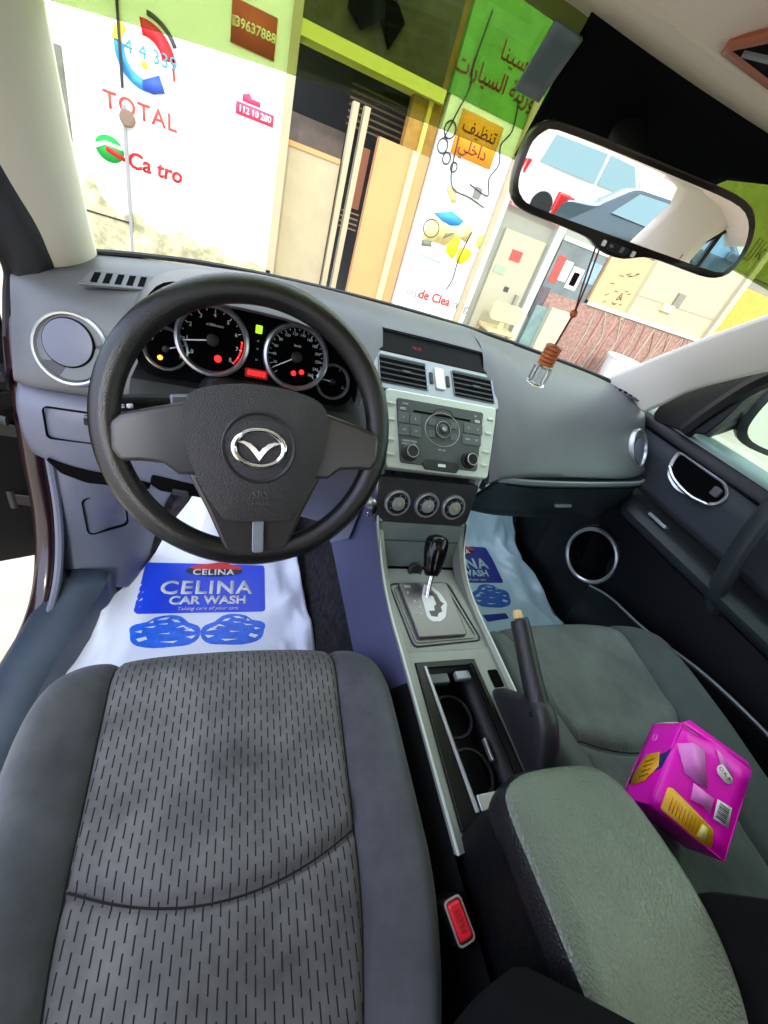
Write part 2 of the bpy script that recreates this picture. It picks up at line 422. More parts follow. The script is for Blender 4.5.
# closing sheet underneath so the pod is a body and not a skin
m.grid([[V((r[0].x, r[0].y, r[0].z)), V((r[0].x, r[0].y, r[0].z-.06)), V((r[-1].x, r[-1].y+.03, r[-1].z)), r[-1]] for r in loftx(left)+loftx(cen)+loftx(right)])
for rws in (loftx(left)[0], loftx(right)[-1]):
    m.add(rws+[V((rws[0].x, rws[-1].y+.03, rws[-1].z))], [list(range(len(rws)+1))])
m.build('upper_pod', P_dash, dash, sharp=50)
MB().tube([(x, y-.004, z+.004) for x, y, z in cr([(-.70, .435, .748), (-.655, .463, .757), (-.57, .503, .765), (-.45, .54, .773), (-.25, .583, .776), (0, .597, .777), (.25, .583, .774), (.45, .53, .768), (.57, .497, .763), (.645, .463, .757), (.70, .425, .745)], 6)], .005, 6).build('windshield_seal', M_rubber, dash)
# instrument hood: an arch over the cluster
def arch(a, b, z0, y, n=28, p=2.5, xc=-.375):
    o = []
    for i in range(n+1):
        t = math.pi*i/n; c, s = math.cos(t), math.sin(t)
        o.append(V((xc+a*math.copysign(abs(c)**(2/p), c), y, z0+b*abs(s)**(2/p))))
    return o
m = MB(); rows = [arch(.172, .098, .69, .34), arch(.172, .108, .69, .24), arch(.174, .112, .69, .155), arch(.180, .117, .69, .150), arch(.186, .122, .69, .158), arch(.190, .124, .69, .20), arch(.196, .122, .69, .28), arch(.205, .114, .69, .36), arch(.215, .098, .69, .44)]
m.grid(rows); m.build('instrument_hood', P_dash, dash, sharp=60)
m = MB(); m.grid([arch(.1715, .098, .69, .345), arch(.1715, .1115, .69, .157)])
m.build('hood_lining', P_void, dash)
# dark shelf below the cluster
m = MB(); m.grid([[V((-.55, .125, .640)), V((-.20, .125, .640))], [V((-.55, .16, .668)), V((-.20, .16, .668))], [V((-.55, .25, .672)), V((-.20, .25, .672))]])
m.grid([[V((-.55, .125, .640)), V((-.20, .125, .640))], [V((-.55, .20, .58)), V((-.20, .20, .58))]])
m.build('cluster_shelf', P_dark, dash)
# lower driver panel
lowp = [(-.748, (.31, .575), (.272, .548), (.262, .500), (.272, .450), (.295, .415), (.33, .405)),
 (-.69, (.30, .578), (.256, .548), (.245, .500), (.252, .450), (.270, .412), (.32, .402)),
 (-.57, (.295, .578), (.250, .545), (.238, .495), (.245, .440), (.262, .400), (.31, .390)),
 (-.42, (.29, .578), (.240, .545), (.225, .490), (.232, .430), (.250, .375), (.30, .365)),
 (-.25, (.25, .575), (.200, .545), (.185, .490), (.195, .430), (.22, .370), (.28, .36)),
 (-.15, (.20, .575), (.165, .545), (.150, .500), (.150, .440), (.17, .38), (.23, .36))]
MB().grid(loftx(lowp)).build('knee_panel', P_low, dash, sharp=60, solid=.006)
def sw_panel():
    f = Fr((-.655, .2440, .520), (1, -.03, 0), (0, .1, 1))
    o = MB().frame(f, rr(.125, .060, .008, c=(.012, 0)), rr(.122, .057, .0075, c=(.012, 0)), -.004, .0012).build('switch_panel_seam', P_void, dash)
    a = MB().ext(f, rr(.044, .050, .003, c=(.030, -.001)), -.004, .0025).build('switch_blank', P_low, dash, bevel=.0008)
    MB().ext(f, rr(.040, .013, .002, c=(.030, .014)), .002, .004).build('switch', P_black, dash)
    t = MB(); t.ext(f, rr(.012, .007, .002, c=(.026, .014)), .004, .0046); t.build('headlamp_icon', M_icon, a, sharp=0)
    t = MB(); t.ext(f, rr(.018, .016, .001, c=(.028, -.006)), .0025, .0032); t.build('mark', P_black, a, sharp=0)
    t = MB(); t.ext(f, [(.023, -.012), (.026, -.006), (.030, -.006), (.033, -.012)], .0032, .0038); t.build('mark_figure', M_icon, a, sharp=0)
sw_panel()
# slots along the lower edge of the driver panel
for nm, pts in (('coin_slot', [(-.722, .435), (-.65, .415), (-.56, .402), (-.55, .385), (-.66, .388), (-.70, .405)]), ('latch_recess', [(-.545, .43), (-.455, .415), (-.445, .385), (-.53, .395), (-.548, .41)])):
    f = Fr((0, .243, 0), (1, 0, 0), (0, .06, 1)); g = MB().ext(f, roundpoly(pts, .006), -.03, .012 if nm == 'coin_slot' else .030).build(nm, P_void, dash, bevel=.002)
MB().ext(Fr((-.49, .222, .41), (1, 0, -.1), (0, .1, 1)), rr(.03, .012, .003), 0, .006).build('bonnet_release', P_dark, dash, bevel=.001)
# glovebox side
glo = [(.150, (.165, .598), (.135, .590), (.128, .578), (.140, .562), (.165, .52), (.200, .465), (.225, .43), (.30, .42)),
 (.25, (.17, .595), (.142, .588), (.134, .575), (.142, .560), (.160, .52), (.185, .465), (.205, .43), (.30, .42)),
 (.40, (.19, .593), (.160, .588), (.152, .575), (.158, .560), (.172, .52), (.192, .465), (.212, .43), (.30, .42)),
 (.55, (.215, .592), (.184, .588), (.176, .575), (.180, .560), (.190, .52), (.205, .465), (.222, .43), (.30, .42)),
 (.66, (.25, .592), (.208, .588), (.198, .575), (.202, .560), (.210, .52), (.222, .465), (.24, .43), (.30, .42)),
 (.705, (.27, .592), (.235, .588), (.226, .575), (.230, .560), (.235, .52), (.25, .465), (.26, .43), (.30, .42))]
rows = loftx(glo); npf = 5
gb = MB().grid(rows).build('glovebox_panel', P_door, dash, sharp=60, solid=.006)
MB().tube([r[11]+V((0, -.0012, 0)) for r in rows[2:-4]], .0016, 6).build('glovebox_seam', P_void, gb)
MB().tube([r[7]+V((0, -.000, .000)) for r in rows[:-3]], .0075, 8, flat=(1, .6)).build('trim_strip', M_silv2, gb, label='pale satin strip above the glovebox lid')
f = Fr((.425, .181, .497), (1, .12, 0), (0, .25, -1)); MB().ext(Fr((.425, .176, .500), (1, .1, 0), (0, -.3, 1)), rr(.06, .006, .002), -.004, .005).build('glovebox_latch', M_silv2, gb, bevel=.001)
# round end vents
def round_vent(c, u, v, rr_, rot):
    f = Fr(c, u, v)
    ring = MB().lathe(f, [(rr_*.86, -.012), (rr_*.95, .002), (rr_, .0035), (rr_*1.04, .001), (rr_*1.05, -.012)], 48).build('vent_ring', M_satin, dash, label='satin silver ring round the end vent')
    cup = MB().lathe(f, [(rr_*.9, -.004), (rr_*.55, -.014), (.0, -.016)], 40).build('vent_cup', P_dark, dash)
    g = f.at(0, 0, 0, rot)
    pl = dome(MB(), g, circ(rr_*.66, 36, (-rr_*.17, rr_*.06)), -.012, .002, .005, 5).build('vent_flap', P_low, dash)
    MB().ext(g, [(rr_*.40*math.cos(a)+rr_*.1, rr_*.40*math.sin(a)) if 0 else (rr_*.88*math.cos(a), rr_*.88*math.sin(a)) for a in [R(-62+k*8) for k in range(16)]]+[(rr_*.30, rr_*.62), (rr_*.46, .12*rr_), (rr_*.30, -rr_*.45)], -.012, -.002).build('vent_cheek', P_dash, dash, bevel=.001)
    MB().frame(g, circ(rr_*.70, 36, (-rr_*.17, rr_*.06)), circ(rr_*.66, 36, (-rr_*.17, rr_*.06)), -.013, -.0005).build('vent_gap', P_void, dash)
round_vent((-.658, .2735, .648), (1, -.22, 0), (0, .40, .92), .056, R(-45))
round_vent((.648, .2585, .660), (1, .42, 0), (0, .62, .80), .051, R(60))
# slotted defroster vents on the top
for c, u in (((-.598, .335, .7545), (1, .25, .09)), ((.632, .40, .757), (1, -.6, -.05))):
    f = Fr(c, u, (0, 1, .42) if c[0] < 0 else (0, 1, .1)); pl = MB().ext(f, roundpoly([(-.055, -.018), (.045, -.018), (.060, .018), (-.030, .018)], .006), -.004, .0012).build('defroster_plate', P_dash, dash, bevel=.001)
    for k in range(5):
        x = -.032+.0165*k; MB().ext(f, [(x-.004, -.012), (x+.005, -.012), (x+.013, .012), (x+.004, .012)], -.003, .0020).build('defroster_slot', P_void, pl)

# ------------------------------------------------------------------ instrument cluster
FC = Fr((-.375, .19, .735), (1, 0, 0), (0, .35, .94))
cl = thing('instrument_cluster', 'round dials with silver rings glowing red under the dash hood', 'instrument cluster', (-.375, .20, .67))
MB().ext(FC, roundpoly([(-.17, -.065), (.17, -.065), (.172, .02), (.14, .075), (-.14, .075), (-.172, .02)], .03), -.020, -.0095).build('cluster_back', P_void, cl)
def gauge(nm, c, r, a0, a1, nt, labels, na, lr=.74, ls=.0085, extra=None):
    f = FC.at(c[0], c[1], 0 if r > .04 else -.006)
    g = MB().lathe(f, [(r*.86, -.003), (r*.88, .004), (r*.93, .008), (r, .006), (r*1.03, -.004)], 48).build(nm, M_satin, cl)
    MB().lathe(f, [(r*.87, -.002), (0, -.002)], 40).build('dial_face', P_void, g)
    t = MB()
    for k in range(nt+1):
        a = R(a0+(a1-a0)*k/nt); L = .10 if k % 2 == 0 else .05
        p = f.at(0, 0, 0, a); t.box(p, r*L, .0010, .0006, (r*(.84-L/2), 0, 0))
    for k, s in enumerate(labels):
        if not s: continue
        a = R(a0+(a1-a0)*k/(len(labels)-1)); textmb(t, f.at(r*lr*.92*math.cos(a), r*lr*.92*math.sin(a), -.001), s, ls, .0004)
    if extra: textmb(t, f.at(extra[1], extra[2], -.001), extra[0], .0055, .0004)
    t.build('dial_numerals', M_icon, g, sharp=0)
    n = MB(); p = f.at(0, 0, .003, R(na)); n.ext(p, [(-.008*r/.05, -.0011), (r*.80, -.0006), (r*.80, .0006), (-.008*r/.05, .0011)], 0, .0012); n.build('needle', M_white, g, sharp=0)
    MB().lathe(f, [(.0085*r/.05, 0), (.0085*r/.05, .006), (.006*r/.05, .007), (0, .007)], 20).build('needle_hub', P_black, g)
    return g, f
g, f = gauge('rev_counter', (-.0650, .0035), .0535, 218, -42, 16, list('012345678'), 191, extra=('x1000r/min', .002, .022))
MB().grid([[f(q*math.cos(R(a)), q*math.sin(R(a)), -.0008) for a in range(-42, 10, 3)] for q in (.0418, .0438)]).build('redline_arc', E_red, g, sharp=0, solid=.0005)
MB().ext(f, circ(.0055, 16, (.009, -.026)), -.001, 0).build('warning_lamp', E_red, g)
g, f = gauge('speedometer', (.0650, .0035), .0530, 222, -42, 26, ['', '20', '40', '60', '80', '100', '120', '140', '160', '180', '200', '220', '240', '260'], 211, ls=.0062, extra=('km/h', 0, .018))
MB().ext(f, circ(.0042, 16, (-.002, -.026)), -.001, 0).build('warning_lamp', E_red, g); MB().ext(f, circ(.0042, 16, (.011, -.022)), -.001, 0).build('warning_lamp', E_red, g)
g, f = gauge('fuel_gauge', (-.1300, -.0225), .0315, 150, -20, 4, ['F', '', 'E'], 20, ls=.006)
MB().ext(f, circ(.0038, 16, (-.008, -.014)), -.001, 0).build('warning_lamp', E_amber, g)
g, f = gauge('temperature_gauge', (.1325, -.0245), .0300, 150, -20, 4, ['H', '', 'C'], 176, ls=.006)
# centre column of lamps
MB().ext(FC, rr(.010, .012, .001, c=(.002, .034)), -.010, -.002).build('gear_display', E_green, cl)
t = MB()
for y in (.016, .004, -.013): textmb(t, FC.at(.002, y, -.0035), '\u2302' if 0 else '=', .007, .0004)
t.build('symbols', M_icon, cl, sharp=0)
t = MB(); textmb(t, FC.at(.004, -.0345, -.0030), '88888', .0115, .0006, bold=.0003); MB().ext(FC, rr(.036, .014, .002, c=(.004, -.0345)), -.010, -.0032).build('odometer', mat('odometer_red', (60, 6, 8), .4, emit=(255, 20, 20), estr=.12), cl)
t.build('odometer_digits', E_red, cl, sharp=0)

# ------------------------------------------------------------------ centre stack
FV = Fr((0, .281, .721), (1, 0, 0), (0, .853, .522))
st = thing('centre_stack', 'silver grey centre stack panel with display slot and twin air vents', 'dash panel', (0, .28, .68))
outer = roundpoly([(-.150, -.047), (.150, -.047), (.154, .020), (.150, .103), (-.150, .103), (-.154, .020)], .008, 4)
N = len(outer)
m = MB(); m.ext(FV, outer, -.012, .0); m.build('panel', M_silv2, st, bevel=.002)
MB().ext(FV, roundpoly([(-.142, .044), (.142, .044), (.146, .100), (-.146, .100)], .004), -.01, .0012).build('display_window', mat('display_black', (5, 5, 6), .5, spec=.08), st, bevel=.001)
t = MB(); textmb(t, FV.at(-.045, .068, .0014), '12:15', .010, .0003); t.build('display_digits', E_reddim, st, sharp=0)
def louvre(cx, w, h, nsl=5):
    fo = roundpoly([(cx-w/2, -h/2), (cx+w/2, -h/2), (cx+w/2, h/2), (cx-w/2, h/2)], .004, 3)
    b = MB().ext(FV, fo, -.01, .0006).build('air_vent', P_void, st)
    MB().frame(FV, fo, scalep(fo, 1, .003), -.002, .0032, .001).build('vent_bezel', M_silv2, b)
    for k in range(nsl):
        y = -h/2+h*(k+.6)/nsl
        s = MB(); s.box(Fr(FV(cx, y, .002), FV.u, FV.v+FV.n*.8), w-.006, .0030, .0012); s.build('slat', P_dash, b)
    MB().box(Fr(FV(cx+.005, h*.02-.003, .004), FV.u, FV.v), .020, .006, .006).build('vent_tab', P_dark, b, bevel=.001)
louvre(-.081, .110, .066); louvre(.0885, .106, .066)
MB().ext(FV, rr(.022, .054, .004, c=(.0035, .002)), 0, .004).build('hazard_button', M_silver, st, bevel=.001)
for x in (-.0165, .0235): MB().ext(FV, rr(.008, .028, .0025, c=(x, .0)), 0, .003).build('vent_wheel', P_black, st, bevel=.001)

FR = Fr((0, .181, .637), (1, 0, 0), (0, .673, .74))
rd = thing('car_stereo', 'silver framed car stereo with disc slot, round dial and twin knobs', 'car stereo', (0, .18, .57))
plate = roundpoly([(-.1245, .084), (.139, .086), (.136, .045), (.122, -.074), (-.1155, -.074), (-.122, 0)], .009)
MB().ext(FR, plate, -.03, .002).build('silver_frame', M_silver, rd, bevel=.003, bseg=3)
face = roundpoly([(-.1025, .0675), (.1035, .069), (.092, -.0615), (-.0875, -.0625)], .007)
fc = MB().ext(FR, face, 0, .0045).build('faceplate', M_radio, rd, bevel=.0012)
MB().ext(FR, rr(.135, .0042, .0018, c=(.003, .0455)), .003, .0052).build('disc_slot', P_void, fc)
for x in (-.088, .087): MB().ext(FR, rr(.013, .006, .002, c=(x, .046)), .004, .0065).build('eject_key', M_satin, fc, bevel=.0006)
dz = .0045
MB().torus(FR.at(.0042, .0163, dz), .0405, .0014, N=48, n=6, sx=1., sy=.86).build('dial_ring', M_satin, fc)
MB().lathe(FR.at(.0042, .0163, dz), [(.0175, 0), (.0175, .004), (.0155, .0055), (.011, .0045), (.009, .006), (.006, .0075), (0, .0078)], 36).build('control_dial', P_dark, fc)
MB().torus(FR.at(.0042, .0163, dz+.004), .0165, .0011, N=40, n=6).build('dial_rim', M_satin, fc)
MB().lathe(FR.at(.0042, .0163, dz+.0078), [(.0052, 0), (.0045, .001), (0, .001)], 24).build('dial_button', M_satin, fc)
for j, y in enumerate((.0285, .0040)):
    for x in (-.086, -.060, .066, .089):
        b = MB().ext(FR, rr(.0235, .0215, .0015, c=(x*(1-.03*j), y)), .003, .0066).build('preset_button', M_btn, fc, bevel=.0007)
    for x in (-.0215, .030):
        MB().ext(FR, rr(.016, .014, .0015, c=(x, y)), .003, .0062).build('seek_button', M_btn, fc, bevel=.0007)
t = MB()
for i, x in enumerate((-.086, -.060, .066, .089)): textmb(t, FR.at(x, .0290, .0067), '1256'[i], .0062, .0003)
for i, x in enumerate((-.083, -.058, .064, .086)): textmb(t, FR.at(x, .0045, .0067), ('AM', '3 4', 'AUX', 'CD')[i], .0052, .0003)
textmb(t, FR.at(-.070, -.0170, .0047), 'AUDIO PUSH', .0055, .0003); textmb(t, FR.at(-.070, -.0235, .0047), 'POWER VOL', .0055, .0003)
textmb(t, FR.at(-.083, .0575, .0047), 'LOAD', .0048, .0003); textmb(t, FR.at(.083, .0570, .0047), 'CD', .0048, .0003); textmb(t, FR.at(.004, -.0265, .0047), 'FM  AM', .005, .0003)
t.build('lettering', M_icon, fc, sharp=0)
MB().torus(FR.at(.0042, .050, dz), .022, .0008, N=40, n=6, sy=.45).build('disc_mark', P_void, fc)
for x, y, nm in ((-.0690, -.0400, 'volume_knob'), (.0690, -.0400, 'tuning_knob')):
    k = MB().lathe(FR.at(x, y, dz), [(.0175, 0), (.0175, .004), (.0145, .0060), (.0140, .016), (.0125, .018), (0, .0183)], 36).build(nm, P_dark if x < 0 else P_black, rd)
    MB().torus(FR.at(x, y, dz+.0175), .0118, .0012, N=36, n=6).build('knob_ring', M_satin, k)
MB().ext(FR, [(x, y) for x, y in roundpoly([(-.040, -.059), (-.032, -.0475), (.040, -.0475), (.048, -.059), (.040, -.0705), (-.032, -.0705)], .003)], .002, .0075).build('info_button', P_dark, rd, bevel=.0012)
MB().ext(FR, rr(.018, .006, .002, c=(.0042, -.059)), .0075, .0082).build('info_mark', M_icon, rd)
for x0, ys in ((.1225, (.0570, .0250, -.0160, -.0455)), (-.1125, (.0540, .0220, -.0180, -.0480))):
    for i, y in enumerate(ys):
        MB().ext(FR, rr(.0165, .0055, .002, c=(x0-(.0045*i if x0 > 0 else -.001*i), y)), .001, .0058).build('side_button', M_silver, rd, bevel=.0012)

FK = Fr((0, .118, .510), (1, 0, 0), (0, .30, .954))
ck = thing('climate_panel', 'dark climate control panel with three silver ringed rotary knobs', 'climate control', (0, .12, .46))
MB().ext(FK, roundpoly([(-.112, -.048), (.108, -.048), (.114, .052), (-.118, .052)], .006), -.02, .0).build('panel', M_pocket if 0 else P_dark, ck, bevel=.0015)
for i, x in enumerate((-.0725, -.0040, .0615)):
    f = FK.at(x, -.001, 0)
    k = MB().lathe(f, [(.0285, 0), (.0285, .006), (.0265, .009), (.0235, .009), (.022, .006)], 40).build('knob_ring', M_satin, ck)
    MB().lathe(f, [(.0222, .004), (.0215, .010), (.0195, .0115), (.0165, .0115), (.0155, .009)], 36).build('rotary_knob', P_black, k)
    MB().lathe(f, [(.0158, .008), (.0145, .012), (.012, .0128), (0, .0128)], 32).build('knob_cap', M_silv2, k)
    t = MB()
    for q in range(7):
        a = R(210-40*q); t.box(f.at(.0183*math.cos(a), .0183*math.sin(a), .0117, a), .0022, .0011, .0004)
    t.build('knob_marks', M_icon, k, sharp=0)
    MB().lathe(f.at(.002, .001, .0128), [(.0042, 0), (.0036, .0008), (0, .0008)], 16).build('knob_light', mat('amber_dot_%d' % i, (206, 150, 70), .4), k)
# ------------------------------------------------------------------ centre console
cs = thing('centre_console', 'silver grey centre console between the seats with gear plate and black tray', 'centre console', (0, -.15, 0))
FP = Fr((0, .078, .430), (1, 0, 0), (0, .45, .89))
MB().ext(FP, [(-.1, -.052), (.1, -.052), (.1, .045), (-.1, .045)], -.02, 0).build('pocket_back', M_pocket, cs)
MB().ext(FP, rr(.105, .026, .002, c=(-.03, .024)), 0, .0012).build('pocket_blank', M_pocket, cs, bevel=.0005)
MB().box(FP, .19, .0012, .001, (0, .006, .0005)).build('pocket_seam', P_void, cs)
fl = Fr((-.010, .042, .386), (1, 0, 0), (0, .4, .9)); MB().lathe(fl, [(.0165, -.004), (.0165, .004), (.0145, .006), (.012, .003), (0, .002)], 28).build('power_socket', P_dark, cs)
FG = Fr((0, -.05, .372), (1, 0, 0), (0, 1, .10))
# front deck round the gear plate
deck = roundpoly([(-.098, .100), (.104, .100), (.108, -.062), (.112, -.100), (-.092, -.100), (-.094, -.02)], .006)
MB().ext(FG, deck, -.02, .0).build('front_deck', M_console, cs, bevel=.002)
so = roundpoly([(-.079, .060), (.062, .063), (.092, -.076), (-.062, -.083)], .012, 4)
MB().frame(FG, so, scalep(so, 1, .004), -.002, .003, .001).build('gate_surround', P_dark, cs, bevel=.0008)
si = scalep(so, 1, .010); MB().frame(FG, si, scalep(si, 1, .003), -.001, .003).build('gate_ridge', M_console, cs)
gp = roundpoly([(-.061, .056), (.053, .058), (.058, -.066), (-.048, -.068)], .006, 3)
gpl = MB().ext(FG, gp, 0, .010).build('gate_plate', mat('gate_silver', (112, 108, 108), .3, metal=.6), cs, bevel=.002)
zz = [(-.006, .047), (.014, .047), (.028, .030), (.036, .004), (.022, -.026), (.008, -.036), (-.012, -.036), (-.020, -.024), (-.018, .000), (-.018, .020)]
MB().ext(FG, roundpoly(zz, .004, 2), .0098, .0106).build('gate_cover', M_white, gpl)
sl = [(-.002, .036), (.010, .037), (.018, .026), (.022, .010), (.028, .004), (.018, -.004), (.018, -.014), (.008, -.018), (.003, -.026), (-.010, -.024), (-.012, -.012), (.002, -.012), (.003, -.002), (.010, .003), (.009, .022), (-.003, .026)]
MB().ext(FG, sl, .0104, .0110).build('gate_slot', mat('gate_grey', (96, 92, 88), .6), gpl)
t = MB()
for ch, x, y in (('P', -.046, .030), ('R', -.036, .010), ('N', -.031, -.003), ('D', -.031, -.017), ('M', -.042, -.017), ('+', -.040, -.028)): textmb(t, FG.at(x, y, .0103), ch, .0085, .0004)
t.build('gate_letters', M_icon, gpl, sharp=0)
MB().ext(FG, rr(.014, .007, .001, c=(-.043, .046)), .010, .0112).build('shift_lock', M_satin, gpl)
# gear lever
gl = thing('gear_lever', 'black gear selector knob on a chrome rod above the silver gate', 'gear lever', (0, -.03, .38))
MB().tube([(-.004, -.031, .378), (-.002, -.016, .400), (.002, .005, .435)], .0055, 12).build('rod', M_chrome, gl)
MB().tube([(-.010, -.028, .379), (-.008, -.012, .400)], .0035, 10).build('side_rod', M_satin, gl)
kp = [(.0005, -.004, .419), (.001, .002, .426), (.0025, .012, .440), (.004, .024, .458), (.006, .036, .474), (.007, .044, .483), (.0075, .0475, .487)]
MB().tube(cr(kp, 3), [x for x in [q[0] for q in cr([(.013,), (.0175,), (.0205,), (.024,), (.0245,), (.0195,), (.006,)], 3)]], 20, flat=(.95, 1.0)).build('knob', P_gloss, gl, sharp=0)
# rear deck with tray
FT = Fr((0, -.29, .3625), (1, 0, 0), (0, 1, .02))
oo = [(-.092, .148), (.112, .148), (.107, -.14), (-.098, -.14)]; 
def seg(pts, n=6):
    out = []
    for i in range(len(pts)):
        a, b = pts[i], pts[(i+1) % len(pts)]
        out += [(a[0]+(b[0]-a[0])*k/n, a[1]+(b[1]-a[1])*k/n) for k in range(n)]
    return out
hole = [(-.070, .126), (.054, .126), (.058, -.12), (-.078, -.12)]
MB().frame(FT, seg(oo), seg(hole), -.02, 0).build('rear_deck', M_console, cs, bevel=.0015)
MB().frame(FT, seg(hole), seg([(-.056, .114), (.046, .114), (.048, -.100), (-.050, -.100)]), -.02, .003).build('tray_surround', mat('tray_black', (8, 8, 10), .3, spec=.3), cs, bevel=.0015)
m = MB(); hp = [(-.056, .114), (.046, .114), (.048, -.100), (-.050, -.100)]
m.add([FT(x, y, 0) for x, y in hp]+[FT(x*.9, y*.95, -.085) for x, y in hp], [[0, 4, 5, 1], [1, 5, 6, 2], [2, 6, 7, 3], [3, 7, 4, 0], [4, 5, 6, 7]])
tr = m.build('tray_well', P_black, cs, solid=.002, recalc=False)
for x0, x1 in ((-.0535, -.0465), (.040, .0405)):
    MB().tube([FT(x0, .116, .004), FT(x1, -.104, .004)], .0032, 8).build('tray_rail', M_satin if x0 < 0 else P_gloss, cs)
MB().box(FT, .040, .018, .012, (-.028, .098, -.012)).build('tray_latch', P_dash, tr, bevel=.002)
MB().box(FT, .030, .016, .012, (.022, .100, -.010)).build('tray_latch', M_silv2, tr, bevel=.002)
MB().torus(FT.at(-.005, .045, -.045), .036, .003, N=40, n=6).build('cup_ring', P_dark, tr)
MB().torus(FT.at(-.005, -.045, -.045), .036, .003, N=40, n=6).build('cup_ring', P_dark, tr)
MB().box(FT, .005, .035, .01, (.030, -.020, -.03)).build('cup_clip', M_satin, tr, bevel=.001)
MB().box(FT, .075, .020, .006, (-.002, -.094, .002)).build('tray_end', M_satin, cs, bevel=.001)
MB().ext(FT, rr(.022, .034, .004, c=(.083, .085)), 0, .0012).build('brake_slot', P_void, cs)
# flanking strips and body sides
Lp = cr([(-.124, .155, .575), (-.119, .142, .53), (-.111, .115, .475), (-.101, .060, .420), (-.097, .0, .388), (-.0955, -.07, .372), (-.094, -.15, .366), (-.098, -.43, .362)], 5)
Rp = cr([(.126, .155, .575), (.119, .140, .53), (.112, .115, .475), (.106, .060, .420), (.106, .0, .388), (.110, -.07, .372), (.113, -.15, .366), (.108, -.43, .362)], 5)
for P_, s in ((Lp, -1), (Rp, 1)):
    rows = []
    for p in P_:
        p = V(p); rows.append([p+V((-s*.020, .012, -.012)), p+V((-s*.014, -.002, .004)), p+V((-s*.004, -.004, .005)), p+V((0, 0, -.002)), p+V((0, .02, -.02))])
    MB().grid(rows).build('side_strip', M_console, cs, sharp=40)
    MB().tube([V(p)+V((-s*.003, -.0035, .0045)) for p in P_], .0022, 6).build('bright_edge', M_silver, cs)
    rows = []
    for p in P_:
        x, y, z = p; rows.append([V((x, y, z-.001)), V((x+s*.004, y+.01, z-.03)), V((s*.136, y+.03+(.12 if y > 0 else 0)*(y/.15), .25)), V((s*(.155), y+.04+(.30 if y > 0 else 0)*(y/.15), .03)), V((s*(.165), y+.05+(.30 if y > 0 else 0)*(y/.15), .0))])
    rows.append([V((s*.1, -.75, .36)), V((s*.104, -.75, .33)), V((s*.12, -.75, .25)), V((s*.14, -.75, .03)), V((s*.15, -.75, 0))])
    kk = next(i for i, p in enumerate(P_) if p[1] < -.16)
    MB().grid([r[2:] for r in rows[:kk+1]]).build('tunnel_carpet', M_carpet, cs, sharp=60)
    MB().grid([r[:3] for r in rows[:kk+1]]).build('console_side', mat('console_side_sky_tint', (70, 72, 104), .5, bump=.1, bscale=800, var=.08) if s < 0 else P_door, cs, sharp=60, label='grey plastic side wall with blue sky light in its colour' if s < 0 else None)  # driver side colour carries the blue sky light from the left
    MB().grid(rows[kk:]).build('rear_side', P_black, cs, sharp=60)
    rows = []
    # side wall closing up to the dash, in the footwell
    for z, y0, x in ((.575, .165, s*.122), (.50, .16, s*.124), (.36, .16, s*.133), (.25, .26, s*.138), (.0, .46, s*.165)):
        rows.append([V((x, y0, z)), V((x+s*.006, y0+.15, z)), V((x+s*.02, .75, z))])
    MB().grid(rows[:4]).build('footwell_side', P_door if s > 0 else P_low, cs, sharp=60); MB().grid(rows[3:]).build('footwell_carpet', M_carpet, cs, sharp=60)
for s in (-1, 1):   # inner cheeks of the pocket
    MB().grid([[V((s*.101, .165, .47)), V((s*.098, .10, .40)), V((s*.098, .05, .38))], [V((s*.106, .10, .475)), V((s*.100, .05, .415)), V((s*.098, .02, .385))]]).build('pocket_cheek', P_dark, cs)

# armrest box
ar = thing('armrest', 'grey green grained leather armrest lid on the console box', 'armrest', (.01, -.55, 0))
def lid():
    out = [(-.093, -.425), (-.082, -.402), (-.050, -.390), (0, -.388), (.060, -.392), (.090, -.405), (.108, -.432), (.116, -.50), (.113, -.545), (.102, -.580), (.080, -.615), (.045, -.645), (0, -.66), (-.055, -.66), (-.088, -.63), (-.094, -.56), (-.094, -.49)]
    o = cr(out, 3, True); n = len(o); cx, cy = .01, -.53
    def z(x, y): return .497-(x-.01)*.10+.012*math.sin(min(1, max(0, (-.40-y)/.3))*math.pi/2)
    rows = []
    for s, dz_ in ((.985, -.045), (1.0, -.035), (1.005, -.014), (.975, -.0035), (.945, .0015), (.90, .0040), (.75, .0060), (.55, .0070), (.30, .0075), (.05, .008)):
        rows.append([V((cx+(x-cx)*s, cy+(y-cy)*(s if s > .9 else s), z(x*s, y*s)+dz_)) for x, y in o])
    m = MB().grid(rows, closeu=True); k = len(m.v)-n; m.f.append(list(range(k, k+n))); m.f.append(list(range(0, n))[::-1])
    return m
def lid_split():
    m = lid(); n = (len(m.v))//10; a, b = MB(), MB(); R_ = [m.v[i*n:(i+1)*n] for i in range(10)]
    a.grid(R_[3:], closeu=True); a.f.append(list(range(6*n, 7*n))); b.grid(R_[:4], closeu=True); b.f.append(list(range(n))[::-1]); return a, b
la, lb_ = lid_split(); lo = la.build('lid', L_arm, ar, sharp=0); lb_.build('lid_edge', mat('armrest_edge', (26, 27, 27), .35, bump=.3, bscale=330, kind='voronoi', spec=.4), ar, sharp=0)
m = MB(); fb = Fr((.01, -.60, 0)); m.ext(Fr((0, 0, 0), (1, 0, 0), (0, 1, 0)), roundpoly([(-.085, -.65), (.08, -.62), (.104, -.56), (.104, -.42), (.085, -.402), (-.065, -.402), (-.085, -.42)], .01), .0, .462)
m.build('storage_box', L_armside, ar, bevel=.003)

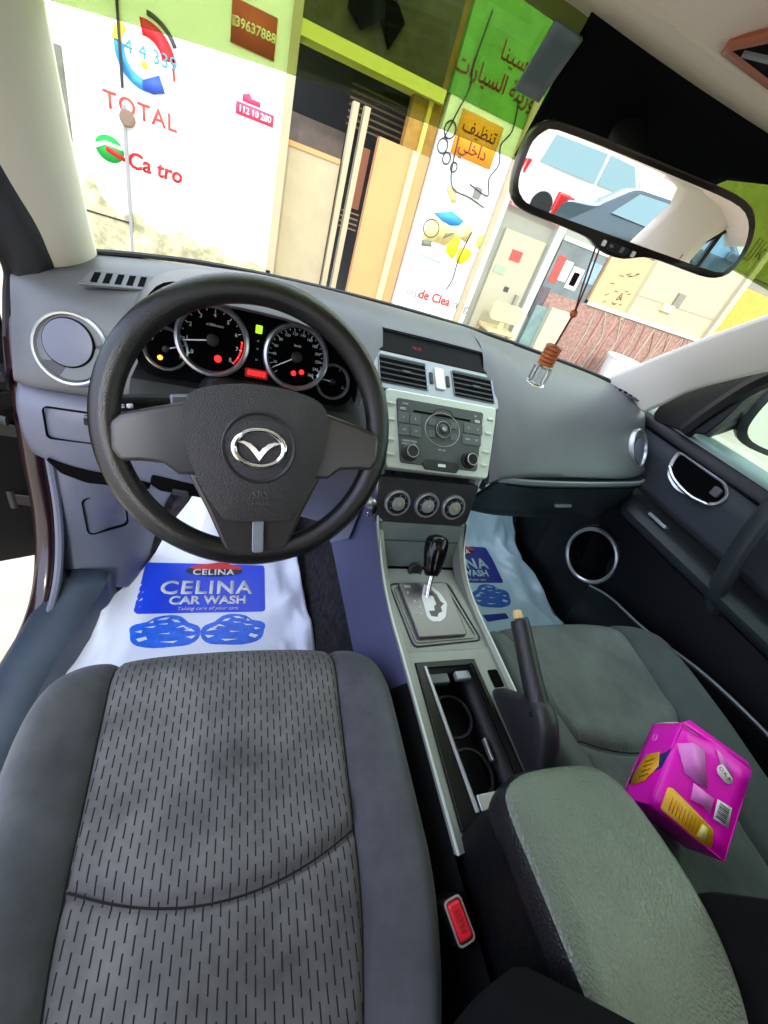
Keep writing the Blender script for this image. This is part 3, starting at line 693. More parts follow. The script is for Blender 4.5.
# handbrake
hb = thing('handbrake', 'black handbrake lever standing up beside the console tray', 'handbrake', (.085, -.33, .36))
gp_ = [(.0785, -.305, .432), (.0785, -.285, .442), (.078, -.25, .459), (.078, -.21, .479), (.0775, -.178, .496), (.077, -.172, .499)]
MB().tube(cr(gp_, 3), [q[0] for q in cr([(.0200,), (.0185,), (.0175,), (.0170,), (.0165,), (.0140,)], 3)], 18, flat=(1.05, .9)).build('grip', mat('grip_leather', (30, 31, 33), .3, bump=.3, bscale=600, kind='voronoi'), hb, sharp=0)
prof = [(-.222, .360), (-.238, .385), (-.252, .402), (-.268, .425), (-.272, .440), (-.300, .458), (-.330, .447), (-.356, .420), (-.375, .388), (-.38, .352), (-.25, .352)]
prof = cr(prof, 2, True)
m = MB(); fh = Fr((.0785, 0, 0), (0, 1, 0), (0, 0, 1))
n = len(prof); rows = []
for s, w in ((.80, -.0175), (.93, -.0145), (1., -.008), (1., .008), (.93, .0145), (.80, .0175)):
    cx, cy = -.31, .395; rows.append([fh(cx+(x-cx)*s, cy+(y-cy)*s, w) for x, y in prof])
m.grid(rows, closeu=True); m.f.append(list(range(n))[::-1]); m.f.append(list(range(len(m.v)-n, len(m.v)))); m.build('boot', P_dark, hb, sharp=50)
MB().tube([(.077, -.171, .4985), (.077, -.162, .503), (.077, -.158, .505)], [.0085, .0085, .006], 14).build('release_button', M_ivory, hb)
MB().torus(Fr((.0785, -.300, .436), (1, 0, 0), (0, -.45, .9)), .0175, .0008, N=30, n=6).build('grip_seam', P_void, hb)

# ------------------------------------------------------------------ seats
def seat(name, label, cat, xc, pm, bm_, seamy, hw_back, yo=0.):
    th = thing(name, label, cat, (xc, -.35, .05))
    HW0 = .268
    def hwo(y):
        t = min(1, max(0, ((-.40 if yo == 0 else -.22)-y)/(.22 if yo == 0 else .40))); return 1-.26*(t*t if yo == 0 else t**1.3)
    HW = .268
    def hwp(y): t = min(1, max(0, (y+.50)/.40)); return hw_back+(.172-hw_back)*t
    def yf(u): return -.080+yo-.012*u*u-.085*abs(u)**6
    def z(u, y, x):
        b = .318+.012*max(0, min(1, (y+.5)/.35))
        d = (yf(u)-y)
        roll = 0
        if d < .07: roll = .034*(1-d/.07)**2.6
        a = abs(u); bo = 0
        pe = hwp(y)/HW
        if a > pe:
            t = (a-pe)/(1-pe); bo = .042*math.sin(min(1, t*1.45)*math.pi/2)-.075*max(0, (t-.62)/.38)**2.2
            bo *= .75+.25*min(1, (-.1-y)/.25)
        else: bo = .004*(1-(a/pe)**2)
        sy = seamy+.040*(1-(a/pe)**2)*-1 if a < pe else None
        g = 0
        if sy is not None: g = .010*math.exp(-((y-sy)/.007)**2)-.006*math.exp(-((y-sy-.03)/.02)**2)
        g += .008*math.exp(-((a-pe)*HW/.005)**2)
        return b+bo-roll-g
    us = []
    K = 16
    def cols(side):
        if side == 0: return [(-1+2*i/44) for i in range(45)]
        return [i/20 for i in range(21)]
    ys = [i/90 for i in range(91)]
    # centre panel
    rows = []
    for t in ys:
        row = []
        for c in cols(0):
            y0 = -.66; u0 = c*.60; y = y0+(yf(u0)-y0)*t**.9; u = c*hwp(y)/HW
            row.append(V((xc+u*HW*hwo(y), y, z(u, y, 0))))
        rows.append(row)
    last = rows[-1]; rows.append([p+V((0, .004, -.02)) for p in last]); rows.append([p+V((0, 0, -.12)) for p in last])
    pn = MB().grid(rows).build('seat_panel', pm, th, sharp=0)
    # dark seam threads
    for s in (-1, 1):
        rows = []
        for t in ys:
            row = []
            for c in cols(1):
                y0 = -.66; u0 = s*(.60+.40*c); y = y0+(yf(u0)-y0)*t**.9; pe = hwp(y)/HW; u = s*(pe+(1-pe)*c)
                row.append(V((xc+u*HW*hwo(y), y, z(u, y, 0))))
            row.append(V((row[-1].x-s*.004, row[-1].y, .24))); row.append(V((row[-1].x-s*.03, row[-1].y, .09)))
            rows.append(row)
        last = rows[-1]; rows.append([p+V((0, .004, -.02)) for p in last]); rows.append([V((p.x, p.y, p.z-.12 if i < 21 else p.z)) for i, p in enumerate(last)])
        MB().grid(rows).build('side_bolster', bm_, th, sharp=0)
        line = []
        for t in ys[5:-2]:
            y = -.66+(yf(s*.6)+.66)*t**.9; u = s*hwp(y)/HW; line.append(V((xc+u*HW*hwo(y), y, z(u, y, 0)+.0005)))
        MB().tube(line, .0014, 6).build('seam', M_seam, pn)
    line = []
    for i in range(41):
        c = -1+i/20; y = seamy-.040*(1-c*c); u = c*hwp(y)/HW*.985; line.append(V((xc+u*HW*hwo(y), y, max(z(u, y+q, 0) for q in (-.006, 0, .006))-.0005)))
    MB().tube(line, .0014, 6).build('seam', M_seam, pn)
    # backrest
    rows = []
    for k in range(25):
        s = k/24; zz_ = .26+.62*s; yc = -.590-.22*(zz_-.30); w = .286-.045*s**3; bf = .112*(1-.35*s)
        row = []
        for i in range(33):
            u = -1+i/16; a = abs(u); b = bf*min(1, max(0, (zz_-.28)/.20))**.8*(0 if a < .5 else math.sin(min(1, (a-.5)/.36)*math.pi/2)**1.5)-(.12*max(0, (a-.88)/.12)**2.2)
            e = .05*max(0, 1-s/.10)**2
            row.append(V((xc+u*w, yc+b-e, zz_)))
        for i in range(9):
            u = 1-2*i/8; row.append(V((xc+u*w*.93, yc-.13, zz_)))
        rows.append(row)
    rows.append([V((xc+(p.x-xc)*.9, -.60-.27*.6-.06+(p.y+.60+.27*.58)*.5, .90)) for p in rows[-1]])
    m = MB().grid(rows, closeu=True); n = len(rows[0]); m.f.append(list(range(n))[::-1]); m.f.append(list(range(len(m.v)-n, len(m.v))))
    m.build('backrest', M_bolst2, th, sharp=0)
    MB().box(Fr((xc, -.36, .13)), .40, .44, .06).build('seat_base', P_black, th, bevel=.01) if 0 else MB().ext(Fr((xc, -.36, 0), (1, 0, 0), (0, 1, 0)), rr(.40, .46, .03), .02, .20).build('seat_base', P_black, th, bevel=.01)
    return th
seat('car_seat', 'front seat with dark staggered dash cloth panel under the steering wheel', 'car seat', -.373, M_seat, M_bolst, -.372, .158)
seat('car_seat', 'front seat with grey green ribbed cloth panel holding the pink box', 'car seat', .372, M_seatrib, mat('bolster_green_grey', (74, 84, 80), .85, bump=.2, bscale=900, var=.2, vscale=7, sheen=.1), -.315, .135, .028)

# seat belt buckle
bk = thing('seat_belt_buckle', 'seat belt buckle with red release button beside the front seat', 'seat belt buckle', (-.112, -.49, .20))
fb = Fr((-.118, -.489, .366), (.95, .15, .20), (-.18, .96, .12))
b0 = MB().ext(fb, rr(.024, .044, .005), -.09, .0).build('housing', P_black, bk, bevel=.003)
MB().frame(fb, rr(.0225, .042, .005), rr(.0185, .038, .004), -.002, .002).build('collar', M_satin, bk)
rb = MB().ext(fb, rr(.018, .037, .004), -.002, .006, .9).build('release_button', M_red, bk, bevel=.002)
t = MB(); textmb(t, fb.at(0, 0, .0062, R(90)), 'PRESS', .008, .0004); t.build('press_lettering', mat('dull_red', (150, 16, 30), .5), rb, sharp=0)
MB().tube([(-.108, -.50, .29), (-.110, -.53, .22), (-.112, -.56, .14)], .014, 8, flat=(.3, 1)).build('strap', mat('strap_grey', (150, 140, 128), .8), bk)
#PART3
from mathutils import noise
# ------------------------------------------------------------------ floor and footwells
m = MB(); rows = []
for y, z in ((-1.9, 0), (-.8, 0), (.0, 0), (.44, 0), (.50, .03), (.80, .36), (.82, .60)):
    rows.append([V((x, y, z+(.10 if abs(x) < .12 else 0)*0)) for x in (-.78, -.5, -.3, -.16, .16, .3, .5, .80)])
struct(m.grid(rows).build('floor', M_carpet, sharp=30, solid=.01))
kr = MB().grid([[V((x, y, z)) for x, z in ((.735, -.02), (.722, .10), (.735, .35), (.745, .60), (.74, .69))] for y in (.30, .45, .6, .80)]).build('kick_panel', P_doorblk, sharp=0, solid=.01, soff=1)
tag(kr, 'black trim wall closing the far footwell beyond the glovebox', 'kick panel')
# plastic bags laid over the foot mats
def bag(name, label, xc, mt, blue, skyb, mir, lift):
    yk = .43 if not mir else .50; cx0 = -.435 if not mir else -.3835
    L = cr([(-.66, -.16), (-.68, 0), (-.692, .12), (-.688, .24), (-.680, .36), (-.690, .46), (-.700, .56), (-.690, .66)], 5) if mir else cr([(-.695, -.16), (-.698, 0), (-.680, .12), (-.642, .24), (-.600, .36), (-.560, .46), (-.492, .55), (-.44, .60)], 5)
    Rr_ = cr([(-.13, -.16), (-.155, 0), (-.160, .12), (-.172, .24), (-.178, .36), (-.190, .46), (-.22, .55), (-.24, .60 if not mir else .66)], 5)
    def h(x, y):
        X = x if not mir else -x
        z = lift+max(0, y-yk)*.95+.0
        if mir: z += .03*max(0, min(1, (y-.1)/.3))
        inner = min(1, max(0, (abs(X-cx0)-.155)/.06)+max(0, (y-(yk-.03))/.05)+max(0, (.07-y)/.05))
        w = noise.noise(V((x*9, y*7, 3.1)))*.024+noise.noise(V((x*22+5, y*16, 1.7)))*.012+abs(noise.noise(V((x*34, y*18, 4.2))))*.008
        ridge = (1-abs(noise.noise(V((x*11+2, y*8, 9.0)))))**6*.016
        z += (w+ridge)*inner+noise.noise(V((x*8, y*8, 7)))*.002
        z += .010*max(0, min(1, (-.64-X)/.05)) if not mir else 0     # rides up against the sill
        return max(z, .012)
    rows = []
    nx = 60
    for a, b in zip(L, Rr_):
        for _ in (0,):
            row = []
            for i in range(nx+1):
                t = i/nx; x = a[0]+(b[0]-a[0])*t; y = a[1]+(b[1]-a[1])*t+.006*math.sin(t*23+a[1]*30)
                X = -x if mir else x; row.append(V((X, y, h(X, y))))
            rows.append(row)
    th = thing(name, label, 'plastic bag', (xc, .22, .0))
    sh = MB().grid(rows).build('sheet', mt, th, sharp=0, solid=.0012)
    def wp(dx, dy, lz=.002):
        return lambda x, y, z: (lambda X, Y: V((X, Y, h(X, Y)+lz+z)))(dx+x, dy+y)
    ox = -.4385 if not mir else .3835; oy = .292 if not mir else .375
    W, H = .157, .085
    def patch(mb, pts, lz, n=14):
        """fill a convex outline with a draped grid"""
        c = (sum(p[0] for p in pts)/len(pts), sum(p[1] for p in pts)/len(pts))
        rows = []
        for k in range(n+1):
            s = 1-k/n*.999; rows.append([(lambda X, Y: V((X, Y, h(X, Y)+lz)))(ox+c[0]+(x-c[0])*s, oy+c[1]+(y-c[1])*s) for x, y in pts])
        mb.grid(rows, closeu=True); return mb
    pp = roundpoly(seg([(-W, -H), (W, -H), (W+.002, H), (-W, H+.004)], 8), .012, 2)
    patch(MB(), pp, .0016).build('print_panel', blue, sh, sharp=0)
    t = MB()
    textmb(t, FW, 'CELINA', .064, .0004, bold=.0016, spacing=1.12, warp=wp(ox+.006, oy-.004, .0026), xs=.98)
    textmb(t, FW, 'CAR WASH', .037, .0004, bold=.0014, warp=wp(ox+.012, oy-.046, .0026))
    textmb(t, FW, 'Taking care of your cars', .015, .0004, shear=.3, warp=wp(ox+.012, oy-.072, .0026))
    t.build('print_lettering', M_icon if not mir else mt, sh, sharp=0)
    b = MB(); patch(b, circ(.075, 30, (.020, .060), 1, .28), .0024, 6); b.build('logo_oval', M_blackp, sh, sharp=0)  # black oval printed behind the logo name
    b = MB(); patch(b, [(-.045, .070), (-.030, .082), (.0, .086), (.03, .094), (.055, .090), (.075, .080), (.092, .074), (.095, .064), (.05, .066), (.0, .064), (-.03, .064)], .0030, 4); b.build('logo_car', M_redp, sh, sharp=0)
    t = MB(); textmb(t, FW, 'CELINA', .030, .0004, bold=.0008, spacing=1.1, warp=wp(ox+.018, oy+.053, .0034)); t.build('logo_lettering', M_icon, sh, sharp=0)
    # pair of washed cars printed in blue
    def carprint(cx, s, cy=-.140):
        bd = [(-.074, -.005), (-.078, .012), (-.068, .024), (-.044, .030), (-.028, .044), (.004, .050), (.030, .044), (.048, .026), (.070, .016), (.078, .000), (.074, -.022), (.055, -.038), (.020, -.042), (-.020, -.044), (-.055, -.036), (-.070, -.022)]
        b = MB(); patch(b, [(cx+s*x, cy+y) for x, y in cr(bd, 2, True)], .0016, 8); b.build('car_print', skyb, sh, sharp=0)
        w = MB()
        for pts in (((-.024, .034), (-.010, .041), (.004, .042), (-.004, .036)), ((.008, .036), (.022, .034), (.030, .026), (.016, .028)), ((-.020, .022), (.002, .025), (.0, .021)), ((.038, .012), (.052, .010), (.046, .005)), ((-.040, .026), (-.032, .034), (-.030, .027)), ((-.066, .002), (-.050, .006), (-.052, -.002)), ((.040, .002), (.066, -.002), (.055, .008)), ((-.016, -.006), (.010, -.003), (.008, -.007)), ((-.060, -.018), (-.040, -.012), (-.036, -.020), (-.052, -.026)), ((.02, .010), (.045, .014), (.035, .018)), ((-.01, -.028), (.03, -.026), (.02, -.032)), ((-.048, .014), (-.022, .018), (-.03, .012)), ((.045, -.016), (.068, -.012), (.06, -.022))):
            patch(w, [(cx+s*x, cy+y) for x, y in pts], .0024, 3)
        w.build('car_print_highlights', mt, sh, sharp=0)
    carprint(-.078, 1); carprint(.078, -1)
    if mir:
        b = MB()
        patch(b, roundpoly([(.02, -.235), (.11, -.225), (.105, -.205), (.01, -.21)], .004), .0018, 4)
        patch(b, roundpoly([(-.08, -.245), (-.01, -.24), (-.02, -.205), (-.09, -.21)], .004), .0018, 4)
        b.build('footer_print', blue, sh, sharp=0)
    return th
bag('plastic_bag', 'white plastic bag with blue car wash print in the footwell under the steering wheel', -.42, M_bag, M_blue, M_sky, False, .030)
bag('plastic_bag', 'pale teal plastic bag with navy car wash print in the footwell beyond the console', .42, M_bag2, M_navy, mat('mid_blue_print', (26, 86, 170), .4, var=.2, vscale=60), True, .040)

# pedals peeping above the bag
pdl = thing('brake_pedal', 'black rubber brake pedal hanging above the white bag', 'pedal', (-.36, .55, .17))
MB().ext(Fr((-.37, .55, .20), (1, 0, 0), (0, .5, .85)), rr(.08, .05, .01), 0, .012).build('pad', P_black, pdl, bevel=.002)
MB().tube([(-.36, .56, .21), (-.355, .64, .33), (-.35, .66, .45)], .010, 8).build('arm', P_dark, pdl)

# ------------------------------------------------------------------ driver side: sill, kick panel, body, door
rows = []
for y, xi, xo, z in ((-1.2, -.715, -.80, .10), (-.5, -.722, -.79, .10), (-.15, -.718, -.79, .10), (.05, -.700, -.782, .10), (.15, -.676, -.770, .105), (.22, -.655, -.758, .115), (.262, -.65, -.748, .125)):
    rows.append([V((xi+.012, y, .01)), V((xi+.006, y, z*.6)), V((xi, y, z-.006)), V((xi-.012, y, z)), V((xi-.05, y, z+.004)), V((xo+.012, y, z)), V((xo, y, z-.01)), V((xo-.004, y, z-.06))])
sl = MB().grid(rows).build('sill_cover', M_sill, sharp=40, solid=.004); tag(sl, 'blue grey plastic sill cover beside the driver footwell', 'door sill')
kp = thing('kick_panel', 'grey moulded kick panel below the dash at the driver door', 'kick panel', (-.68, .32, .05))
k_ = [[(-.742, .315, .41), (-.70, .305, .405), (-.65, .310, .40), (-.58, .34, .39), (-.50, .42, .38)],
 [(-.746, .305, .32), (-.71, .300, .315), (-.655, .318, .31), (-.60, .36, .30), (-.52, .45, .28)],
 [(-.745, .290, .22), (-.715, .290, .215), (-.665, .320, .21), (-.62, .385, .19), (-.56, .48, .17)],
 [(-.742, .272, .14), (-.71, .270, .135), (-.66, .292, .115), (-.62, .345, .10), (-.585, .44, .08)],
 [(-.738, .262, .118), (-.70, .258, .11), (-.645, .262, .07), (-.618, .30, .03), (-.60, .38, .0)]]
cols_ = [cr([k_[j][i] for j in range(5)], 6) for i in range(5)]
rows = [[V(p) for p in cr([cols_[i][j] for i in range(5)], 6)] for j in range(len(cols_[0]))]
kb = MB().grid(rows).build('cover', P_low, kp, sharp=0, solid=.004)
f = Fr((-.655, .320, .258), (1, .62, 0), (0, .03, 1)); MB().frame(f, rr(.085, .105, .014), rr(.081, .101, .013), -.004, .0035).build('fuse_lid_seam', P_void, kb)
# painted body opening and rubber seal
path = [(-.80, -1.2, .055), (-.802, -.4, .058), (-.80, -.05, .062), (-.792, .10, .075), (-.785, .19, .11), (-.782, .25, .18), (-.782, .29, .28), (-.784, .31, .40), (-.786, .335, .52), (-.785, .37, .64), (-.775, .41, .73)]
pth = cr(path, 5)
rows = []
for p in pth:
    p = V(p); rows.append([p+V((.045, -.004, .006)), p+V((.024, -.010, .004)), p+V((.004, -.004, -.004)), p+V((-.008, .03, -.03)), p+V((-.010, .08, -.06))])
body = MB().grid(rows).build('body_opening', M_maroon, sharp=0, solid=.003); tag(body, 'dark maroon painted door opening curving up beside the kick panel', 'car body')
rows = []
for p in pth:
    p = V(p)+V((.050, -.002, .012)); rows.append(p)
MB().tube(rows, .008, 8).build('seal', P_low, body)
# scuff plate outside
rows = [[V((-.80, y, .058)), V((-.85, y, .055)), V((-.905, y, .045)), V((-.92, y, -.02))] for y in (-1.2, -.4, 0, .07)]
MB().grid(rows).build('scuff_plate', M_sill, body, solid=.003, sharp=0)
# dark inner pillar trim from the seal up along the A pillar
dp = cr([(-.757, .345, .50), (-.752, .365, .60), (-.740, .375, .68), (-.722, .355, .735), (-.706, .28, .80), (-.685, .16, .89), (-.655, .0, 1.0), (-.62, -.16, 1.09)], 5)
rows = []
for p in dp:
    p = V(p); rows.append([p+V((.028, .012, .004)), p+V((.012, -.006, 0)), p+V((-.012, -.012, -.004)), p+V((-.03, .0, -.01)), p+V((-.035, .03, 0))])
tr1 = MB().grid(rows).build('trim_1', P_dark, sharp=0, solid=.003); struct(tr1)
MB().tube([V(p)+V((-.028, -.004, -.004)) for p in dp], .007, 8).build('rubber_seal', M_rubber, tr1)

# driver door standing open
dd = thing('car_door', 'open front door seen edge on past the hinge with black trim', 'car door', (-.83, .42, .05))
dirv = V((-.93, -.37, 0)).normalized(); fd = Fr((-.815, .430, 0), (0, 0, 1), dirv)     # u up, v along the door
nn = V((dirv.y, -dirv.x, 0))   # towards the cabin
if nn.y > 0: nn = -nn
def dpt(z, l, d): return V((-.812-.05*max(0, .5-z), .440, 0))+dirv*l+nn*d+V((0, 0, z))
prof = [(.74, .0), (.735, .055), (.70, .062), (.66, .056), (.55, .058), (.52, .105), (.49, .11), (.46, .066), (.30, .062), (.12, .058), (.04, .045), (.02, .0), (.02, -.05), (.40, -.075), (.74, -.045)]
rows = [[dpt(z, l, d) for z, d in prof] for l in (0., .02, .3, .7, 1.05)]
m = MB().grid(rows, closeu=True); n = len(prof); m.f.append(list(range(n))[::-1]); m.f.append(list(range(len(m.v)-n, len(m.v))))
m.build('door_panel', mat('door_edge_black', (5, 5, 6), .5, spec=.2), dd, sharp=30, bevel=.004)
m = MB()
fr_ = [dpt(.735, .0, 0), dpt(.74, .02, 0), dpt(.98, .28, -.05), dpt(1.10, .50, -.09), dpt(1.12, .95, -.09), dpt(.74, 1.04, 0)]
m.tube(fr_, .018, 8, flat=(1, .6)).build('window_frame', P_black, dd)
m = MB(); m.add([dpt(.74, .03, -.01), dpt(.98, .29, -.05), dpt(1.10, .50, -.09), dpt(1.11, .94, -.09), dpt(.74, 1.02, -.01)], [[0, 1, 2, 3, 4]]); m.build('window_glass', G_side, dd, solid=.003)
for z in (.24, .42):
    hg = MB(); hg.ext(Fr((-.835, .375, z), (1, -.1, 0), (0, 0, 1)), rr(.075, .030, .006), -.008, .010)
    h_ = hg.build('hinge', P_black, dd, bevel=.002)
    MB().lathe(Fr((-.845, .372, z), (1, 0, 0), (0, 1, 0)), [(.010, -.024), (.010, .024)], 14).build('hinge_pin', P_dark, h_)
MB().tube([(-.79, .315, .47), (-.83, .33, .47), (-.90, .36, .475)], .007, 8, flat=(1.4, .5)).build('check_strap', P_dark, dd)
MB().tube([(-.788, .33, .55), (-.82, .30, .545), (-.86, .33, .53), (-.90, .37, .53)], .016, 8).build('cable_boot', M_rubber, dd)

# ------------------------------------------------------------------ passenger door
pdr = thing('car_door', 'closed front door with chrome pull latch, grab bar and round speaker', 'car door', (.74, -.2, .05))
def dprof(y):
    t = min(1, max(0, (.235-y)/.06)); t = t*t*(3-2*t)      # armrest fades in behind the dash
    A = .052*t
    return [(.815, .742), (.80, .742), (.76, .738), (.728, .728), (.717, .714), (.716, .700), (.724, .690), (.725, .64), (.725, .565), (.723, .545), (.712-A*.5, .532), (.700-A*.75, .524), (.692-A*.9, .512), (.692-A*.9, .492), (.702-A*.5, .475), (.712, .455), (.706, .40), (.700, .33), (.700, .22), (.715, .10), (.72, .03)]
rows = []
for i in range(50):
    y = .40-1.35*(i/49)**1.4; rows.append([V((x, y, z)) for x, z in dprof(y)])
m = MB().grid(rows)
m.grid([[r[0], r[0]+V((.03, 0, -.05)), V((.80, r[0].y, .05)), r[-1]] for r in rows])
dpn = m.build('door_panel', P_doorblk, pdr, sharp=40)
# separately coloured regions
def strip(i0, i1, nm, mt, off=.0012, y0=0, y1=50, lab=None):
    rws = [[p+V((-off, 0, off*.4)) for p in r[i0:i1+1]] for r in rows[y0:y1]]
    return MB().grid(rws).build(nm, mt, pdr, sharp=40, solid=.001, label=lab)
strip(0, 3, 'belt_top', mat('belt_green_grey', (92, 108, 104), .42, bump=.2, bscale=800), y0=0)
strip(6, 9, 'door_insert', mat('door_insert_cloth', (40, 46, 52), .7, bump=.3, bscale=900), y0=0)
ar_ = strip(10, 13, 'armrest', P_door, y0=8)
FD = Fr((.7235, .12, .665), (0, -1, 0), (0, 0, 1))     # door face, u towards the rear, n into the cabin (-x)
if FD.n.x > 0: FD.n = -FD.n
def hl(pts): return [(-(y-.12), z-.665) for y, z in pts]
ho = roundpoly(hl([(.212, .692), (.060, .694), (.034, .676), (.034, .648), (.060, .622), (.150, .610), (.190, .625), (.208, .655)]), .014, 4)
hi_ = scalep(ho, 1, .009)
hs = MB().frame(FD, ho, hi_, -.004, .006, .003).build('latch_bezel', M_satin, pdr, bevel=.001, label='satin silver surround of the door latch')
MB().ext(FD, hi_, -.004, .0015).build('latch_recess', P_void, hs)
MB().tube(cr([FD(-.080, -.016, .006), FD(-.04, -.034, .012), FD(.02, -.042, .012), FD(.066, -.034, .006)], 5), [.0045]+[.0065]*14+[.0045], 10, flat=(.8, 1)).build('latch_lever', M_chrome, hs)
MB().ext(FD, rr(.022, .022, .004, c=(.058, .000)), .001, .009).build('lock_tab', P_dash, hs, bevel=.001)
# window switch on the armrest
fs = Fr((.682, .10, .5325), (0, -1, 0), (-1, 0, .35))
if fs.n.z < 0: fs.n = -fs.n
MB().frame(fs, rr(.062, .024, .003), rr(.058, .020, .003), -.004, .004).build('switch_bezel', M_silv2, pdr)
MB().ext(fs, rr(.036, .017, .003, c=(-.004, 0)), -.004, .006).build('window_switch', P_gloss, pdr, bevel=.001)
# grab bar
gpth = cr([(.712, -.02, .775), (.680, -.055, .762), (.664, -.072, .715), (.658, -.083, .66), (.656, -.098, .60), (.658, -.113, .545), (.665, -.125, .50), (.68, -.14, .47)], 5)
MB().tube(gpth, .024, 14, flat=(1.15, .75)).build('grab_bar', P_door, pdr, sharp=0)
# speaker
fsr = Fr((.692, .195, .305), (.12, -1, -.05), (.08, .02, 1))
if fsr.n.x > 0: fsr = Fr((.692, .195, .305), (-.12, 1, .05), (.08, .02, 1))
spk = MB().lathe(fsr, [(.100, -.03), (.098, -.004), (.094, .0)], 48).build('speaker_pod', P_doorblk, pdr)
MB().lathe(fsr, [(.080, -.006), (.0785, .004), (.083, .0075), (.088, .006), (.0925, -.004)], 56).build('speaker_ring', M_satin, spk)
MB().lathe(fsr, [(.080, .0), (.05, -.004), (0, -.005)], 40).build('speaker_grille', P_void, spk)
# door pocket
pk = cr([(.690, .13, .235), (.676, .05, .275), (.672, -.08, .30), (.670, -.25, .35), (.670, -.45, .37), (.672, -.8, .38)], 5)
rows_ = [[V(p), V(p)+V((-.006, 0, -.006)), V(p)+V((-.004, 0, -.05)), V((.70, p[1], .06))] for p in pk]
pc = MB().grid(rows_).build('door_pocket', P_doorblk, pdr, solid=.003)
MB().tube([V(p)+V((-.004, 0, .001)) for p in pk], .0035, 8).build('pocket_lip', M_silv2, pc)
# black corner cover and window frame
FX = Fr((.722, 0, 0), (0, 1, 0), (0, 0, 1))
if FX.n.x > 0: FX.n = -FX.n
cv = [(.345, .735), (.330, .718), (.232, .738), (.184, .758), (.172, .80), (.160, .915), (.187, .925), (.250, .875), (.310, .812), (.345, .765)]
MB().ext(FX, cv, -.03, .0).build('corner_cover', P_doorblk, pdr, bevel=.003)
wf = cr([(.730, .236, .738), (.728, .205, .825), (.722, .165, .905), (.706, .09, .985), (.68, -.02, 1.06), (.655, -.2, 1.115), (.64, -.6, 1.14)], 4)
MB().tube(wf, .021, 8).build('window_frame', P_black, pdr)
gls = [V((.762, .225, .738)), V((.762, -.9, .738)), V((.66, -.9, 1.12)), V((.66, -.2, 1.12)), V((.715, .05, .99)), V((.74, .16, .88))]
MB().add(gls, [list(range(6))]).build('window_glass', G_side, pdr, solid=.003)
# outside mirror
om = thing('side_mirror', 'rounded outside mirror behind the far door glass', 'side mirror', (.93, .22, .72))
fm = Fr((.985, .165, .850), (.93, -.37, 0), (.0, .12, 1))
oml = cr([(-.105, -.020), (-.095, -.060), (-.05, -.078), (.06, -.078), (.11, -.05), (.115, .02), (.09, .062), (.0, .075), (-.07, .068), (-.098, .030)], 3, True); oml = [(x*1.25, y*1.22) for x, y in oml]
h_ = MB(); n = len(oml); rws = []
for s, z in ((.70, -.085), (.90, -.06), (1.05, -.02), (1.08, .0), (1.0, .008)): rws.append([fm(x*s, y*s, z) for x, y in oml])
h_.grid(rws, closeu=True); h_.f.append(list(range(n))[::-1]); h_.f.append(list(range(len(h_.v)-n, len(h_.v))))
hh = h_.build('housing', P_black, om, sharp=40)
MB().ext(fm, [(x*.93, y*.93) for x, y in oml], .008, .0095).build('mirror_glass', M_mirror, om)
MB().tube([(.79, .235, .755), (.84, .24, .775), (.88, .24, .80)], .025, 10).build('arm', P_black, om)

# ------------------------------------------------------------------ A pillars, headliner, windshield
def pillar(s, name, Up, Lo, bulge):
    U = cr(Up, 6); L_ = cr(Lo, 6); rows = []
    for a, b in zip(U, L_):
        a, b = V(a), V(b); row = []
        for k in range(13):
            t = k/12; p = a.lerp(b, t); q = math.sin(t*math.pi)**.8*bulge; p = p+V((-s*q, -q*.8, 0)); row.append(p)
        rows.append(row)
    o = MB().grid(rows).build(name, M_cream, sharp=0, solid=.006); return struct(o)
pillar(1, 'trim_2', [(.636, .500, .756), (.622, .42, .82), (.603, .32, .90), (.578, .20, .99), (.553, .08, 1.07), (.53, -.05, 1.135), (.51, -.14, 1.165)],
 [(.690, .345, .733), (.688, .315, .77), (.682, .265, .835), (.672, .18, .905), (.66, .08, .975), (.648, -.02, 1.035), (.635, -.12, 1.08)], .006)
pillar(-1, 'trim_3', [(-.660, .465, .758), (-.648, .40, .80), (-.628, .30, .875), (-.603, .18, .965), (-.578, .07, 1.045), (-.553, -.05, 1.12), (-.53, -.14, 1.16)],
 [(-.716, .370, .735), (-.712, .33, .77), (-.700, .26, .825), (-.683, .16, .895), (-.664, .06, .965), (-.645, -.04, 1.03), (-.63, -.14, 1.075)], .022)
def G(a, s):
    x = a*(.672-.150*s); y0 = .602-.30*x*x; z0 = .772-.03*x*x
    y1 = .0-.42*x*x; z1 = 1.168-.07*x*x
    b = .028*math.sin(math.pi*s)
    return V((x, y0+(y1-y0)*s+b*.55, z0+(z1-z0)*s+b*.84))
def sb(a): return .731-.045*a*a-(.030*a*a if a < 0 else 0)
def glass(s0, s1, d=0., a0=-1, a1=1, na=40, ns=14):
    rows = []
    for j in range(ns+1):
        row = []
        for i in range(na+1):
            a = a0+(a1-a0)*i/na; lo = s0(a) if callable(s0) else s0; hi = s1(a) if callable(s1) else s1
            p = G(a, lo+(hi-lo)*j/ns); row.append(p+V((0, -.55, -.84))*d)
        rows.append(row)
    return MB().grid(rows)
wn = struct(glass(-.02, 1.03).build('window_1', G_wind, sharp=0, solid=.004, soff=1))
glass(sb, .985, .0045).build('sunband_film', G_band, wn, sharp=0, solid=.0006, label='translucent yellow green sun band across the top')
